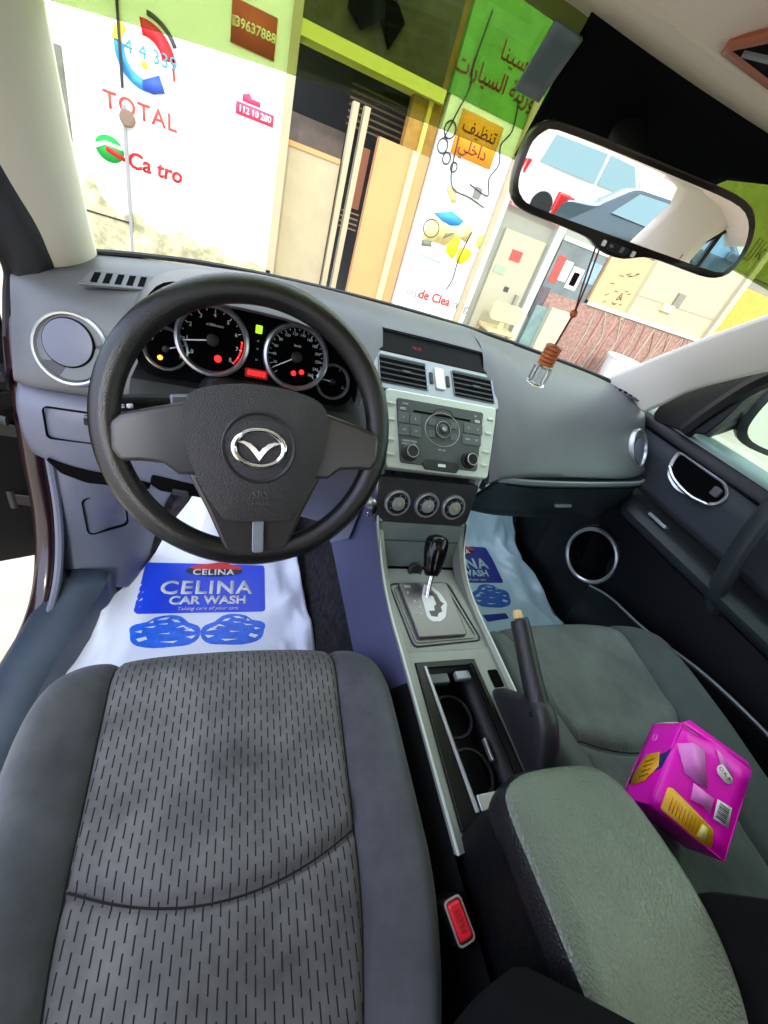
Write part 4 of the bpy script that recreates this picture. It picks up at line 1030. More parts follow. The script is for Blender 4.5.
# black ceramic patch at the header and lower edge
fp = MB(); rows = []
for j in range(9):
    t = j/8; lo_ = [(.735, -.130), (.80, -.160), (.88, -.205), (.985, -.250)]
    s = .745+.25*t; xl = -.075-.060*t; xr = .170+.10*max(0, t-.5)*2
    if s > .90: xr = .170+(s-.90)/.085*.12
    row = []
    for i in range(21):
        x = xl+(xr-xl)*i/20; a = x/(.672-.150*s); row.append(G(a, s)+V((0, -.55, -.84))*.007)
    rows.append(row)
fp.grid(rows).build('frit_patch', P_void, wn, sharp=0, solid=.0015, label='black ceramic patch round the mirror mount')
tk = MB(); rows = []
for j in range(5):
    s = .865+.105*j/4; rows.append([G((x)/(.672-.150*s), s)+V((0, -.55, -.84))*.0095 for x in [(-.160+.035*i/4+.015*(1-j/4)) for i in range(5)]])
tk.grid(rows).build('toll_tag', mat('tag_grey', (84, 98, 100), .5), wn, sharp=0, solid=.003, label='grey toll tag stuck beside the black patch')
bp = MB(); rows = []
for j in range(3): rows.append([G(-1+2*i/40, -.02+.028*j/2)+V((0, -.55, -.84))*.003 for i in range(41)])
bp.grid(rows).build('lower_frit', P_void, wn, sharp=0, solid=.001)
# headliner
rows = []
for y, z in ((.045, 1.158), (.0, 1.174), (-.03, 1.182), (-.08, 1.188), (-.16, 1.197), (-.26, 1.203)):
    rows.append([V((x, y-.42*x*x*(1 if abs(x) < .5 else 1)+(.004 if abs(x) < .1 else 0), z-.07*x*x-.25*max(0, abs(x)-.42)**1.5)) for x in [(-.64+1.28*i/24) for i in range(25)]])
ce = struct(MB().grid(rows).build('ceiling', M_head, sharp=0, solid=.01, soff=1))
# roof lining over the cabin back to the rear window
rows = []
for y in (-.26, -.5, -.8, -1.1, -1.4, -1.56):
    rows.append([V((x, y-.10*(x/.64)**2*(1 if y > -.3 else 0), 1.205-.07*x*x-.25*max(0, abs(x)-.42)**1.5-(.02 if y < -1.5 else 0))) for x in [(-.64+1.28*i/24) for i in range(25)]])
MB().grid(rows).build('roof_lining', M_head, ce, sharp=0, solid=.01, soff=1)
# right hand roof lining back to the rear pillar
rows = []
for y in (-.28, -.6, -1.0, -1.35, -1.62):
    rows.append([V((x, y-.1 if y > -.3 else y, z-(.03 if y < -1.5 else 0))) for x, z in ((.30, 1.205), (.42, 1.195), (.52, 1.175), (.60, 1.135), (.65, 1.09))])
MB().grid(rows).build('side_lining', M_head, ce, sharp=0, solid=.01, soff=1)
oc = thing('overhead_console', 'dark overhead recess with copper edged lip in the headliner', 'overhead console', (.06, -.04, 1.17))
fo = Fr((.06, -.085, 1.182), (1, 0, 0), (0, -1, 0))
if fo.n.z > 0: fo.n = -fo.n
MB().ext(fo, roundpoly([(-.06, -.058), (.06, -.058), (.06, .07), (-.06, .07)], .010), -.004, .002).build('recess', P_void, oc, bevel=.002)
MB().tube([fo(.06, -.059, .001), fo(-.055, -.059, .001), fo(-.061, -.050, .001), fo(-.061, .07, .001)], .005, 8).build('lip', mat('copper_lip', (150, 78, 48), .35), oc)
MB().tube([fo(-.048, -.045, .003), fo(-.01, -.01, .004), fo(.05, .02, .003)], .003, 6).build('bright_strip', M_satin, oc)

# ------------------------------------------------------------------ interior mirror
n_ = V((-.2612, -.9633, -.06)).normalized()
FM = Fr((0, -.01, 1.063), (.965, -.2612, 0), (-.016, -.058, .998)); 
rm = thing('rear_view_mirror', 'wide black framed interior mirror reflecting parked cars behind', 'mirror', (0, -.01, 1.063))
mo = [(-.1410, .000), (-.1405, .0120), (-.1325, .0255), (-.118, .0320), (-.099, .0335), (-.064, .0345), (0, .0350), (.060, .0355), (.108, .0350), (.135, .0300), (.1520, .0180), (.1620, .0020), (.1655, -.016), (.1620, -.0310), (.150, -.0395), (.130, -.0425), (.090, -.0430), (.060, -.0440), (.043, -.0485), (.028, -.0545), (.006, -.0560), (-.010, -.0530), (-.022, -.0485), (-.040, -.0470), (-.075, -.0465), (-.103, -.0465), (-.123, -.0435), (-.1345, -.0340), (-.1395, -.018)]
moc = cr(mo, 2, True); n = len(moc); m = MB(); rws = []
for s, z in ((.80, -.032), (.93, -.024), (.995, -.012), (1.0, -.002), (.985, .004), (.965, .005)):
    rws.append([FM(.01+(x-.01)*s, -.004+(y+.004)*s, z) for x, y in moc])
m.grid(rws, closeu=True); m.f.append(list(range(n))[::-1]); m.f.append(list(range(len(m.v)-n, len(m.v))))
m.build('mirror_housing', mat('mirror_frame', (26, 22, 18), .3, coat=.3), rm, sharp=50)
gi = [(-.1330, .000), (-.1320, .0105), (-.1245, .0205), (-.1120, .0250), (-.06, .0270), (.0, .0275), (.060, .0280), (.105, .0275), (.128, .0235), (.1435, .0135), (.1530, -.001), (.1560, -.016), (.1530, -.0275), (.143, -.0335), (.09, -.0355), (.02, -.0370), (-.05, -.0385), (-.103, -.0390), (-.119, -.0360), (-.1285, -.0280), (-.1325, -.016)]
MB().ext(FM, cr(gi, 2, True), .004, .0056).build('mirror_glass', M_mirror, rm, recalc=True, sharp=20)
for x in (-.006, .004, .0185, .034):
    MB().ext(FM, rr(.005, .006 if x != .004 else .003, .001, c=(x, -.0465-.0012*0)), .004, .0062).build('mirror_button', M_satin if x in (-.006, .034) else P_dash, rm)
MB().ext(FM, rr(.030, .009, .003, c=(.013, -.0470)), .004, .0058).build('sensor_bar', P_gloss, rm)
MB().tube([FM(.01, .01, -.028), (.01, .03, 1.10), (.01, .065, 1.125)], [.016, .014, .022], 12).build('mount', P_black, rm)
# hanging scent bottle
hs = thing('hanging_scent_bottle', 'small glass scent bottle with amber wooden cap hanging on a red brown cord', 'air freshener', (.01, -.015, .83))
top = FM(-.006, -.055, -.002)
bead = V((.012, -.0, .937)); capp = V((.009, .0, .889))
for dx in (-.0018, .0022):
    MB().tube([top+V((dx*1.6-.002, 0, .004)), top.lerp(bead, .5)+V((dx*1.4, 0, 0)), bead+V((dx*.2, 0, .004))], .00115, 6).build('cord', M_cordm, hs)
MB().tube([bead, capp], .0016, 6).build('lower_cord', M_cordm, hs)
MB().ball(bead, .0052).build('bead', M_wood, hs)
ax_ = V((0, 0, 1))
fb = Fr(capp+V((0, 0, -.006)), (1, 0, 0), (0, 1, 0))
pr = [(0, .012), (.009, .011)]
for k in range(5): z = .009-k*.0055; pr += [(.0118, z), (.0118, z-.0035), (.0102, z-.0045)]
pr += [(.0, -.0195)]
MB().lathe(fb, [(r*1.0, z) for r, z in pr], 20).build('wooden_cap', M_wood, hs)
bt = MB().ext(fb.at(0, 0, 0), rr(.022, .022, .004), -.047, -.0195).build('glass_bottle', G_clear, hs, bevel=.002)

# ------------------------------------------------------------------ pink snack box
c0, ca, cb_, cdp = V((.215, -.440, .407)), V((.285, -.5205, .405)), V((.308, -.361, .473)), V((.246, -.412, .330))
u_ = (ca-c0); v_ = (cb_-c0); v_ = v_-u_*(v_.dot(u_)/u_.dot(u_)); w, h = u_.length, v_.length
FB = Fr(c0, u_, v_); dpt_ = .084
bx = thing('snack_box', 'crushed magenta cardboard box with yellow labels lying on the seat cloth', 'cardboard box', (.31, -.44, .33))
m = MB()
def bxp(a, b, c): return FB(a*w, b*h, -c*dpt_)
NB = 6
def face(fn):
    rws = [[fn(i/NB, j/NB) for i in range(NB+1)] for j in range(NB+1)]; m.grid(rws)
def dent(a, b, c):
    p = bxp(a, b, c); q = .0025*math.sin(a*5+1)*math.sin(b*4+.5); return p+FB.n*q*(1 if c < .5 else -1)
face(lambda a, b: dent(a, b, 0)); face(lambda a, b: dent(a, b, 1)); face(lambda a, b: bxp(0, a, b)); face(lambda a, b: bxp(1, a, b)); face(lambda a, b: bxp(a, 0, b))
m.build('carton', M_pink, bx, sharp=30, solid=.001)
MB().add([bxp(.02, .985, .02), bxp(.98, .985, .02), bxp(.98, .985, .98), bxp(.02, .985, .98)], [[0, 1, 2, 3]]).build('inner_flap', M_pinkd, bx, solid=.001)
MB().add([bxp(0, 1, 0), bxp(1, 1, 0), bxp(.97, 1.09, .10), bxp(.10, 1.10, .08)], [[0, 1, 2, 3]]).build('top_flap', M_pink, bx, solid=.001)
MB().add([bxp(0, 1, .15), bxp(0, 1, .95), bxp(.10, 1.08, .9), bxp(.18, 1.08, .3)], [[0, 1, 2, 3]]).build('side_flap', mat('flap_cream', (225, 220, 196), .6), bx, solid=.001)
def lab(nm, pts, mt, d=.0036, parent=None): return MB().ext(FB, [(a*w, b*h) for a, b in pts], d-.001, d).build(nm, mt, parent or bx, sharp=0)
lab('pale_print', [(0.02, .74), (.20, .86), (.367, .87), (.547, .51), (.40, .50), (.232, .513)], M_pale, .0028)
lab('pale_print', [(.377, .479), (.66, .469), (.671, .309), (.55, .33), (.405, .307)], M_pale, .0028)
lab('pale_print', [(.50, .97), (.62, .93), (.80, .80), (.70, .80), (.60, .84)], M_pale, .0028)
yl = lab('yellow_label', roundpoly([(.11, .02), (.10, .26), (.16, .29), (.763, .19), (.80, .02), (.66, -.0)], .03), M_yel, .0034)
t = MB()
for k in range(11): t.box(FB, .0006, h*.15, .0003, (w*(.20+.047*k), h*(.135-.004*k), .0038))
t.build('small_print', mat('brown_print', (176, 110, 20), .5), yl, sharp=0)
lab('recipe_panel', [(.60, .03), (.62, .17), (.70, .17), (.70, .03)], mat('pale_yellow', (240, 220, 130), .5), .0040, yl)
bc = lab('barcode_label', [(.70, .49), (.885, .505), (.91, .30), (.72, .285)], M_white, .0034)
t = MB()
for k in range(9): t.box(FB, w*(.13), h*.008 if k % 3 else h*.012, .0003, (w*.80, h*(.325+.018*k), .0037))
t.build('bars', M_blackp, bc, sharp=0)
wl = lab('white_badge', roundpoly([(.57, .79), (.62, .86), (.80, .78), (.80, .72), (.72, .69), (.60, .73)], .04), M_white, .0034)
t = MB(); textmb(t, FB.at(w*.655, h*.785, .0038, R(-22)), 'O.K', .008, .0003); textmb(t, FB.at(w*.75, h*.75, .0038, R(-22)), 'R', .008, .0003); t.build('badge_lettering', M_redp, wl, sharp=0)
FS = Fr(bxp(0, 0, 1), FB.n, FB.v); 
def labs(nm, pts, mt, d): return MB().ext(FS, [((1-p)*dpt_, q*h) for p, q in pts], d-.001, d).build(nm, mt, bx, sharp=0)
if FS.n.dot(u_) > 0: FS.n = -FS.n
labs('blue_stripe', [(.02, .66), (.10, .42), (.95, .18), (.98, .30), (.70, .50), (.10, .62)], M_navy, .0012)
ys_ = labs('yellow_badge', roundpoly([(.72, .56), (.32, .61), (.18, .43), (.44, .24), (.84, .16), (.90, .30)], .02), M_yel, .0018)
t = MB()
for k in range(4): t.box(FS.at((1-.52)*dpt_, (.30+.065*k)*h, .002, R(18)), .024, .0022, .0003)
t.build('badge_print', mat('brown_print2', (150, 80, 20), .5), ys_, sharp=0)
MB().torus(FS.at((1-.68)*dpt_, .80*h, .0012), .0052, .0010, N=24, n=6).build('ring_mark', M_pale, bx)

# car key at the column
ky = thing('car_key', 'small silver key hanging in the ignition beside the climate knobs', 'key', (-.125, .10, .49))
MB().lathe(Fr((-.131, .112, .505), (1, 0, 0), (0, .3, 1)), [(.012, -.004), (.012, .004), (.009, .006), (0, .006)], 20).build('lock_barrel', M_satin, ky)
MB().torus(Fr((-.128, .100, .490), (1, .4, 0), (0, .2, 1)), .009, .0013, N=28, n=6).build('ring', M_chrome, ky)
MB().ext(Fr((-.124, .100, .500), (1, .2, 0), (0, .1, 1)), rr(.010, .020, .004), -.002, .003).build('key_bow', P_black, ky, bevel=.001)
#PART4
# ------------------------------------------------------------------ rear quarter trim (seen in the mirror)
rows = []
for (lx, ly, lz), (rx, ry, rz) in zip(
 [(.325, -1.72, .90), (.345, -1.70, .98), (.372, -1.68, 1.06), (.385, -1.64, 1.12), (.36, -1.58, 1.17), (.25, -1.52, 1.20)],
 [(.62, -1.55, .90), (.56, -1.58, .98), (.57, -1.58, 1.06), (.60, -1.56, 1.12), (.62, -1.54, 1.16), (.62, -1.50, 1.20)]):
    rows.append([V((lx, ly, lz)).lerp(V((rx, ry, rz)), k/6)+V((0, .02*math.sin(k/6*math.pi), 0)) for k in range(7)])
struct(MB().grid(rows).build('trim_4', M_cream, sharp=0, solid=.01))
qw = [(.535, .985), (.56, 1.03), (.60, 1.085), (.645, 1.125), (.70, 1.14), (.74, 1.0), (.74, .94), (.62, .955)]
FQ = Fr((0, -1.60, 0), (1, 0, 0), (0, 0, 1))
qo = cr(qw, 3, True); n = len(qo)
q1 = struct(MB().frame(FQ, [(.63+(x-.63)*1.16, 1.045+(y-1.045)*1.2) for x, y in qo], qo, -.02, .02).build('window_2', P_black, sharp=30))
MB().ext(FQ, qo, -.004, .0).build('quarter_glass', glassmat('blue_quarter_glass', (.72, .85, .92), .03), q1)
MB().box(FQ, .014, .18, .03, (.60, 1.04, 0)).build('quarter_bar', P_black, q1)

# ------------------------------------------------------------------ street behind the car, seen in the mirror
def car(name, label, loc, rot, paint, L=4.6, Hh=1.45, suv=False):
    th = thing(name, label, 'car', loc); th.rotation_euler = (0, 0, rot)
    def B(mb, nm, mt, **k):
        o = mb.build(nm, mt, None, loc=(0, 0, 0), **k); o.parent = th; return o
    b = .62 if not suv else .85; top = Hh
    side = [(-L/2, .35), (-L/2-.02, b*.85), (-L/2+.08, b+.30), (-L/2+(.65 if not suv else .10), b+.38), (-L/2+(1.15 if not suv else .35), top-.04), (-.2, top), (.55, top-.03), (1.15, b+.36), (L/2-.25, b+.22), (L/2, b-.05), (L/2, .35), (L/2-.4, .22), (-L/2+.4, .22)]
    f = Fr((0, 0, 0), (1, 0, 0), (0, 0, 1)); sd = roundpoly(side, .12, 4); n = len(sd); m = MB(); rws = []
    for s, y in ((.90, -.88), (.985, -.84), (1, -.70), (1, .70), (.985, .84), (.90, .88)):
        rws.append([V((x*(.99 if abs(y) > .8 else 1), y*(1-.16*max(0, (z-b-.35))/(top-b-.3) if z > b+.35 else 1), .75+(z-.75)*s)) for x, z in sd])
    m.grid(rws, closeu=True); m.f.append(list(range(n))[::-1]); m.f.append(list(range(len(m.v)-n, len(m.v))))
    B(m, 'body', paint, sharp=50)
    gw = mat('car_glass', (120, 150, 155), .1, coat=.5) if 'car_glass' not in bpy.data.materials else bpy.data.materials['car_glass']
    wins = [[(-L/2+(.95 if not suv else .30), b+.36), (-L/2+(1.25 if not suv else .45), top-.10), (-.35, top-.07), (-.35, b+.36)], [(-.25, b+.36), (-.25, top-.07), (.50, top-.10), (1.0, b+.37)]]
    for s in (-1, 1):
        for w_ in wins:
            mb = MB(); mb.add([V((x, s*(.890-.135*max(0, (z-b-.35))/(top-b-.3)), z)) for x, z in w_]+[V((x, s*(.80-.13*max(0, (z-b-.35))/(top-b-.3)), z)) for x, z in w_], [[0, 1, 2, 3], [4, 5, 6, 7], [0, 1, 5, 4], [1, 2, 6, 5], [2, 3, 7, 6], [3, 0, 4, 7]]); B(mb, 'side_window', gw)
        for x in (-L/2+.85, L/2-.85):
            mb = MB().lathe(Fr((x, s*.78, .33), (1, 0, 0), (0, 0, 1)), [(.33, -.11), (.34, 0), (.33, .11), (.2, .115), (0, .115)], 28); B(mb, 'wheel', P_rub)
    for s in (-1, 1):
        mb = MB(); mb.box(Fr((-L/2+.12, s*.70, b+.18)), .30, .34, .13); B(mb, 'tail_lamp', E_tail, bevel=.03)
    mb = MB(); mb.box(Fr((L/2-.08, 0, b+.02)), .14, 1.6, .14); B(mb, 'head_lamp', M_white, bevel=.03)
    mb = MB(); mb.box(Fr((L/2, 0, .5)), .06, 1.5, .2); B(mb, 'bumper', P_dash, bevel=.03)
    mb = MB()
    for s in (-1, 1): mb.box(Fr((.9, s*.92, b+.42)), .2, .14, .14)
    B(mb, 'wing_mirrors', paint, bevel=.03)
    mb = MB(); k = .07
    mb.add([V((.58, -.60, top-.03)), V((.58, .60, top-.03)), V((1.20, .70, b+.40)), V((1.20, -.70, b+.40)), V((.50, -.60, top-.12)), V((.50, .60, top-.12)), V((1.10, .70, b+.34)), V((1.10, -.70, b+.34))], [[0, 1, 2, 3], [4, 5, 6, 7], [0, 1, 5, 4], [1, 2, 6, 5], [2, 3, 7, 6], [3, 0, 4, 7]]); B(mb, 'windscreen', gw)
    return th
P_rub = mat('tyre', (30, 30, 30), .8); E_tail = mat('tail_red', (200, 20, 20), .3)
car('parked_car', 'dark grey saloon parked across the street, reflected in the interior mirror', (2.55, -10.2, -.04), 0, mat('slate_paint', (62, 78, 84), .2, coat=.6))
car('parked_car', 'tall white off-road car parked beyond the dark saloon, reflected in the mirror', (1.4, -16.5, .1), R(-8), mat('white_car_paint', (225, 225, 222), .25, coat=.5), 4.7, 1.95, True)
yw = MB().ext(Fr((0, -24, 0), (1, 0, 0), (0, 0, 1)), [(-14, -.4), (20, -.4), (20, 3.2), (-14, 3.2)], -.3, .0); struct(yw.build('wall_back', mat('far_wall', (226, 214, 190), .9), sharp=20))

# ------------------------------------------------------------------ street and shop front ahead
struct(MB().grid([[V((x, y, z)) for x in (-20, -4, 4, 22)] for y, z in ((-25, .15), (-12, .0), (-5, -.25), (-2, -.36), (2, -.38), (7.4, -.80))]).build('ground', mat('street_sand', (196, 180, 160), .9, bump=.4, bscale=12, var=.12, vscale=3), solid=.05))
FWL = Fr((0, 7.0, 0), (1, 0, 0), (0, 0, 1))     # u right, v up, n towards the car
def plate_at(nm, pts, mt, d0, d1, parent=None, **k): return MB().ext(FWL, pts, d0, d1).build(nm, mt, parent, **k)
def R4(x0, x1, z0, z1): return [(x0, z0), (x1, z0), (x1, z1), (x0, z1)]
W_white = mat('sunlit_white_render', (238, 238, 234), .9, bump=.3, bscale=20, var=.04, vscale=3)
W_dirty = mat('stained_plinth', (196, 188, 150), .9, bump=.4, bscale=14, var=.45, vscale=6)
W_cream = mat('cream_panel', (180, 164, 132), .7, var=.07, vscale=3)
W_cream2 = mat('pale_cream_render', (184, 172, 144), .9, var=.04)
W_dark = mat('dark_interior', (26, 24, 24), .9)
W_brown = mat('brown_interior', (110, 96, 88), .9, var=.2, vscale=5)
W_orange = mat('peach_panel', (208, 154, 100), .8, var=.06, vscale=2)
W_gold = mat('gold_board', (150, 120, 40), .7)
lb = thing('shop_building', 'sunlit white shop wall with open bay, beam and white pillar ahead of the car', 'building', (1, 7.2, -.36))
plate_at('white_wall', R4(-7, .0, -.35, 5), W_white, -.4, 0, lb, sharp=20)
plate_at('stained_base', R4(-7, .0, -.82, -.35), W_dirty, -.4, .05, lb, sharp=20)
plate_at('stained_lower_wall', [(-7, -.4), (0, -.4), (0, -.36), (-.3, -.30), (-.5, -.36), (-.8, -.24), (-1.0, -.30), (-1.2, -.16), (-1.5, -.28), (-1.8, -.10), (-2.0, -.2), (-2.2, -.02), (-2.3, .22), (-2.42, .0), (-2.6, .1), (-7, .2)], W_dirty, 0, .006, lb, sharp=20)
plate_at('wall_edge_trim', R4(-.06, .05, -.82, 5), W_cream, -.4, .05, lb, sharp=20)
plate_at('old_shutter', R4(-2.75, -2.45, .45, 1.28), mat('grey_green_paint', (110, 112, 98), .8, var=.3, vscale=10), 0, .03, lb, sharp=20)
plate_at('ledge_line', [(-2.62, -.22), (-1.88, -.235), (-1.88, -.25), (-2.62, -.24)], P_dark, 0, .03, lb)
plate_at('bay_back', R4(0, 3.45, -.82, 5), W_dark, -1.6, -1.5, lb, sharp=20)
plate_at('bay_lower_back', R4(0, .95, 1.15, 1.62), W_brown, -1.2, -1.1, lb, sharp=20)
plate_at('beam', R4(-.02, 2.0, 2.22, 2.36), mat('beam_paint', (214, 206, 110), .8), -.4, .03, lb, sharp=20)
plate_at('upper_wall', R4(0, 1.95, 2.36, 5), mat('upper_wall_paint', (64, 62, 44), .9, var=.4, vscale=3), -.4, -.05, lb, sharp=20)
pn = plate_at('bay_door', R4(.02, .81, -.82, 1.24), W_cream, -.3, -.22, lb, sharp=20)
plate_at('door_edge', R4(.03, .80, 1.20, 1.26), W_orange, -.22, -.20, pn, sharp=20)
for x0, x1 in ((.84, .92), (1.0, 1.08)): plate_at('door_post', R4(x0, x1, -.82, 1.9), W_cream, -.3, -.15, lb, sharp=20)
plate_at('stacked_rods', R4(1.12, 1.24, .75, 1.5), mat('rust_rods', (150, 96, 70), .8), -.5, -.4, lb, sharp=20)
for k in range(4): plate_at('rod', R4(.98, 1.26, .68-.07*k, .70-.07*k), mat('rod_%d' % k, (140, 116, 90), .8), -.4, -.36, lb, sharp=20)
plate_at('peach_leaf', R4(1.27, 2.06, -.82, 1.66), W_orange, -.25, -.1, lb, sharp=20)
plate_at('peach_leaf_strip', R4(1.78, 1.88, -.82, 1.66), mat('pale_strip', (222, 196, 146), .8), -.1, -.06, lb, sharp=20)
plate_at('gold_leaf', R4(1.62, 2.06, 1.66, 3.4), mat('gold_brown', (150, 112, 40), .8, var=.2), -.3, -.12, lb, sharp=20)
plate_at('gold_strip', R4(1.84, 1.90, 1.66, 3.4), mat('yellow_strip', (220, 196, 90), .8), -.12, -.08, lb, sharp=20)
for k in range(7): plate_at('shutter_slat', R4(.85, 1.78, 1.68+.07*k, 1.70+.07*k), mat('slat_%d' % k, (92, 74, 40), .7), -.6, -.55, lb, sharp=20)
plate_at('torn_awning', [(.55, 2.62), (.75, 2.50), (.95, 2.66), (1.12, 2.46), (1.25, 2.72), (1.05, 2.90), (1.2, 3.4), (.8, 3.4), (.72, 2.95), (.55, 2.9)], P_void, -.04, .05, lb, sharp=20)
pl = plate_at('white_pillar', R4(2.08, 3.50, -.82, 5), W_white, -.8, .0, lb, sharp=20)
plate_at('green_pillar_top', R4(2.05, 3.495, 2.36, 5), mat('green_paint', (92, 148, 66), .8, var=.15, vscale=3), -.8, .012, lb, sharp=20)
MB().tube([FWL(3.33, 5, .05), FWL(3.33, .9, .05), FWL(3.31, .5, .05), FWL(3.33, -.82, .05)], .055, 10).build('down_pipe', W_cream, lb)
MB().tube([FWL(-1.868, 5, .04), FWL(-1.868, 1.12, .04)], .016, 8).build('wall_pipe', P_dark, lb)
MB().tube([FWL(-1.868, .98, .04), FWL(-1.868, -.82, .04)], .022, 8).build('lower_wall_pipe', mat('pipe_grey', (150, 148, 150), .6), lb)
cx = cr([(-2.5, 2.1), (-2.3, 2.02), (-2.15, 1.92), (-2.05, 1.96), (-1.95, 1.86), (-1.868, 1.84)], 4)
MB().tube([FWL(x, z, .03) for x, z in cx], .009, 6).build('loose_cable', P_dark, lb)
for pts in (cr([(2.30, 3.2), (2.26, 2.7), (2.30, 2.5), (2.22, 2.2), (2.14, 1.9)], 4), cr([(3.06, 2.6), (3.12, 2.3), (3.02, 2.1), (3.10, 1.9), (3.02, 1.7), (3.1, 1.5), (2.75, 1.55)], 4), cr([(2.35, 2.0), (2.40, 1.6), (2.52, 1.42), (2.80, 1.40), (3.1, 1.35)], 4), cr([(3.05, 1.0), (2.98, .6), (3.0, .3), (2.95, .1)], 4)):
    MB().tube([FWL(x, z, .03) for x, z in pts], .010, 6).build('loose_cable', P_dark, lb)
for c, r in (((2.20, 2.02), .085), ((2.16, 1.83), .075), ((2.27, 1.72), .06), ((2.42, 1.66), .05)):
    MB().torus(FWL.at(c[0], c[1], .02), r, .009, N=28, n=6, sy=1.1).build('cable_coil', P_dark, lb)
# ceramic disc on the pipe
dk = MB().lathe(FWL.at(-1.83, .86, .05), [(.085, 0), (.085, .03), (.07, .05), (0, .055)], 20).build('wall_disc', mat('brown_disc', (128, 104, 88), .7)); tag(dk, 'round brown fitting on the grey pipe of the white wall', 'wall fitting')
# painted signs
def sign(name, label, loc, parts):
    th = thing(name, label, 'sign', loc)
    for nm, mb, mt in parts: mb.build(nm, mt, th, sharp=0)
    return th
Mred = mat('sign_red', (206, 16, 24), .6); Mor = mat('sign_red_paler', (226, 70, 60), .6); Mgr = mat('sign_green', (20, 166, 60), .6); Mbl = mat('sign_blue', (60, 150, 214), .6); Myl = mat('sign_yellow', (250, 214, 60), .6); Mdb = mat('sign_deep_blue', (50, 84, 190), .6); Mw = mat('sign_white', (238, 240, 240), .6); Mgy = mat('sign_charcoal', (60, 60, 58), .6); Mb = mat('sign_brown', (176, 84, 34), .6)
c = (-1.63, 1.47)
def arcband(cx, cz, r0, r1, a0, a1, n=14, sx=1.):
    return [(cx+sx*r0*math.cos(R(a0+(a1-a0)*k/n)), cz+r0*math.sin(R(a0+(a1-a0)*k/n))) for k in range(n+1)]+[(cx+sx*r1*math.cos(R(a1+(a0-a1)*k/n)), cz+r1*math.sin(R(a1+(a0-a1)*k/n))) for k in range(n+1)]
w1 = MB().ext(FWL, circ(.30, 30, c, 1, .95), .004, .008)
rd_ = MB().ext(FWL, arcband(c[0]+.02, c[1], .31, .17, 10, 100), .009, .013); rd_.ext(FWL, [(-1.32, 1.58), (-1.31, 1.36), (-1.33, 1.36), (-1.335, 1.58)], .009, .013)
dk_ = MB().ext(FWL, arcband(c[0]+.03, c[1]+.04, .345, .30, 25, 88), .009, .015)
bl = MB().ext(FWL, arcband(c[0], c[1], .30, .20, 170, 285), .009, .013); db = MB().ext(FWL, [(-1.66, 1.26), (-1.48, 1.36), (-1.42, 1.22), (-1.55, 1.17), (-1.66, 1.18)], .010, .0145)
ye = MB().ext(FWL, arcband(c[0], c[1], .32, .23, 135, 172), .009, .013); ye.ext(FWL, circ(.035, 12, (-1.63, 1.40)), .010, .015)
tx = MB(); textmb(tx, FWL.at(-1.60, 1.50, .016), '14 4 339', .17, .002, spacing=1.05); 
sign('round_sign', 'round red, blue and yellow swirl sign with numbers high on the white wall', (-1.63, 7, 1.2), [('disc', w1, Mw), ('red_swirl', rd_, Mred), ('dark_swirl', dk_, Mgy), ('blue_swirl', bl, Mbl), ('deep_blue_swirl', db, Mdb), ('yellow_swirl', ye, Myl), ('digits', tx, mat('digit_teal', (70, 150, 160), .6))])
tx = MB(); textmb(tx, FWL.at(-1.69, .965, .006), 'TOTAL', .23, .003, spacing=1.12, bold=.003)
sign('wall_lettering', 'thin red TOTAL lettering below the round swirl sign', (-1.69, 7, .9), [('letters', tx, Mor)])
g1 = MB().ext(FWL, circ(.135, 26, (-2.06, .50), 1.15, 1), .004, .008); r1 = MB().ext(FWL, [(-2.10, .52), (-1.98, .50), (-1.88, .45), (-1.90, .42), (-2.0, .44), (-2.10, .47)], .009, .014); r1.ext(FWL, [(-2.16, .60), (-2.02, .60), (-1.95, .56), (-2.0, .54), (-2.14, .56)], .009, .0135) if 0 else None
w2 = MB().ext(FWL, [(-2.22, .46), (-2.10, .53), (-1.92, .52), (-1.90, .56), (-2.1, .57), (-2.22, .52)], .0085, .012)
tx = MB(); textmb(tx, FWL.at(-1.555, .455, .006), "Ca tro", .235, .003, spacing=1.0, bold=.006, shear=.12)
sign('wall_lettering', 'green disc with red stroke and worn red letters on the white wall', (-1.7, 7, .35), [('green_disc', g1, Mgr), ('red_stroke', r1, Mred), ('white_swoosh', w2, Mw), ('letters', tx, Mred)])
b1 = MB().ext(FWL, R4(-.72, -.22, 1.90, 2.26), .004, .02); tx = MB(); textmb(tx, FWL.at(-.45, 2.08, .022), '39637888', .115, .003, bold=.003); textmb(tx, FWL.at(-.69, 2.08, .022, R(90)), '888', .06, .002)
sign('phone_number_board', 'small red brown board with cream phone number above the white wall', (-.47, 7, 1.9), [('board', b1, mat('board_red', (176, 72, 48), .7)), ('digits', tx, mat('cream_digits', (226, 214, 170), .6))])
b1 = MB().ext(FWL, R4(-.62, -.16, 1.30, 1.42), .004, .012); b1.ext(FWL, [(-.55, 1.44), (-.55, 1.50), (-.47, 1.53), (-.44, 1.49), (-.34, 1.49), (-.33, 1.44)], .004, .012)
tx = MB(); textmb(tx, FWL.at(-.39, 1.36, .013), '112 10 200', .088, .003, bold=.002)
sign('pink_number_sign', 'small pink red strip with white numbers near the edge of the white wall', (-.39, 7, 1.3), [('strip', b1, mat('pink_red', (226, 60, 96), .6)), ('digits', tx, Mw)])
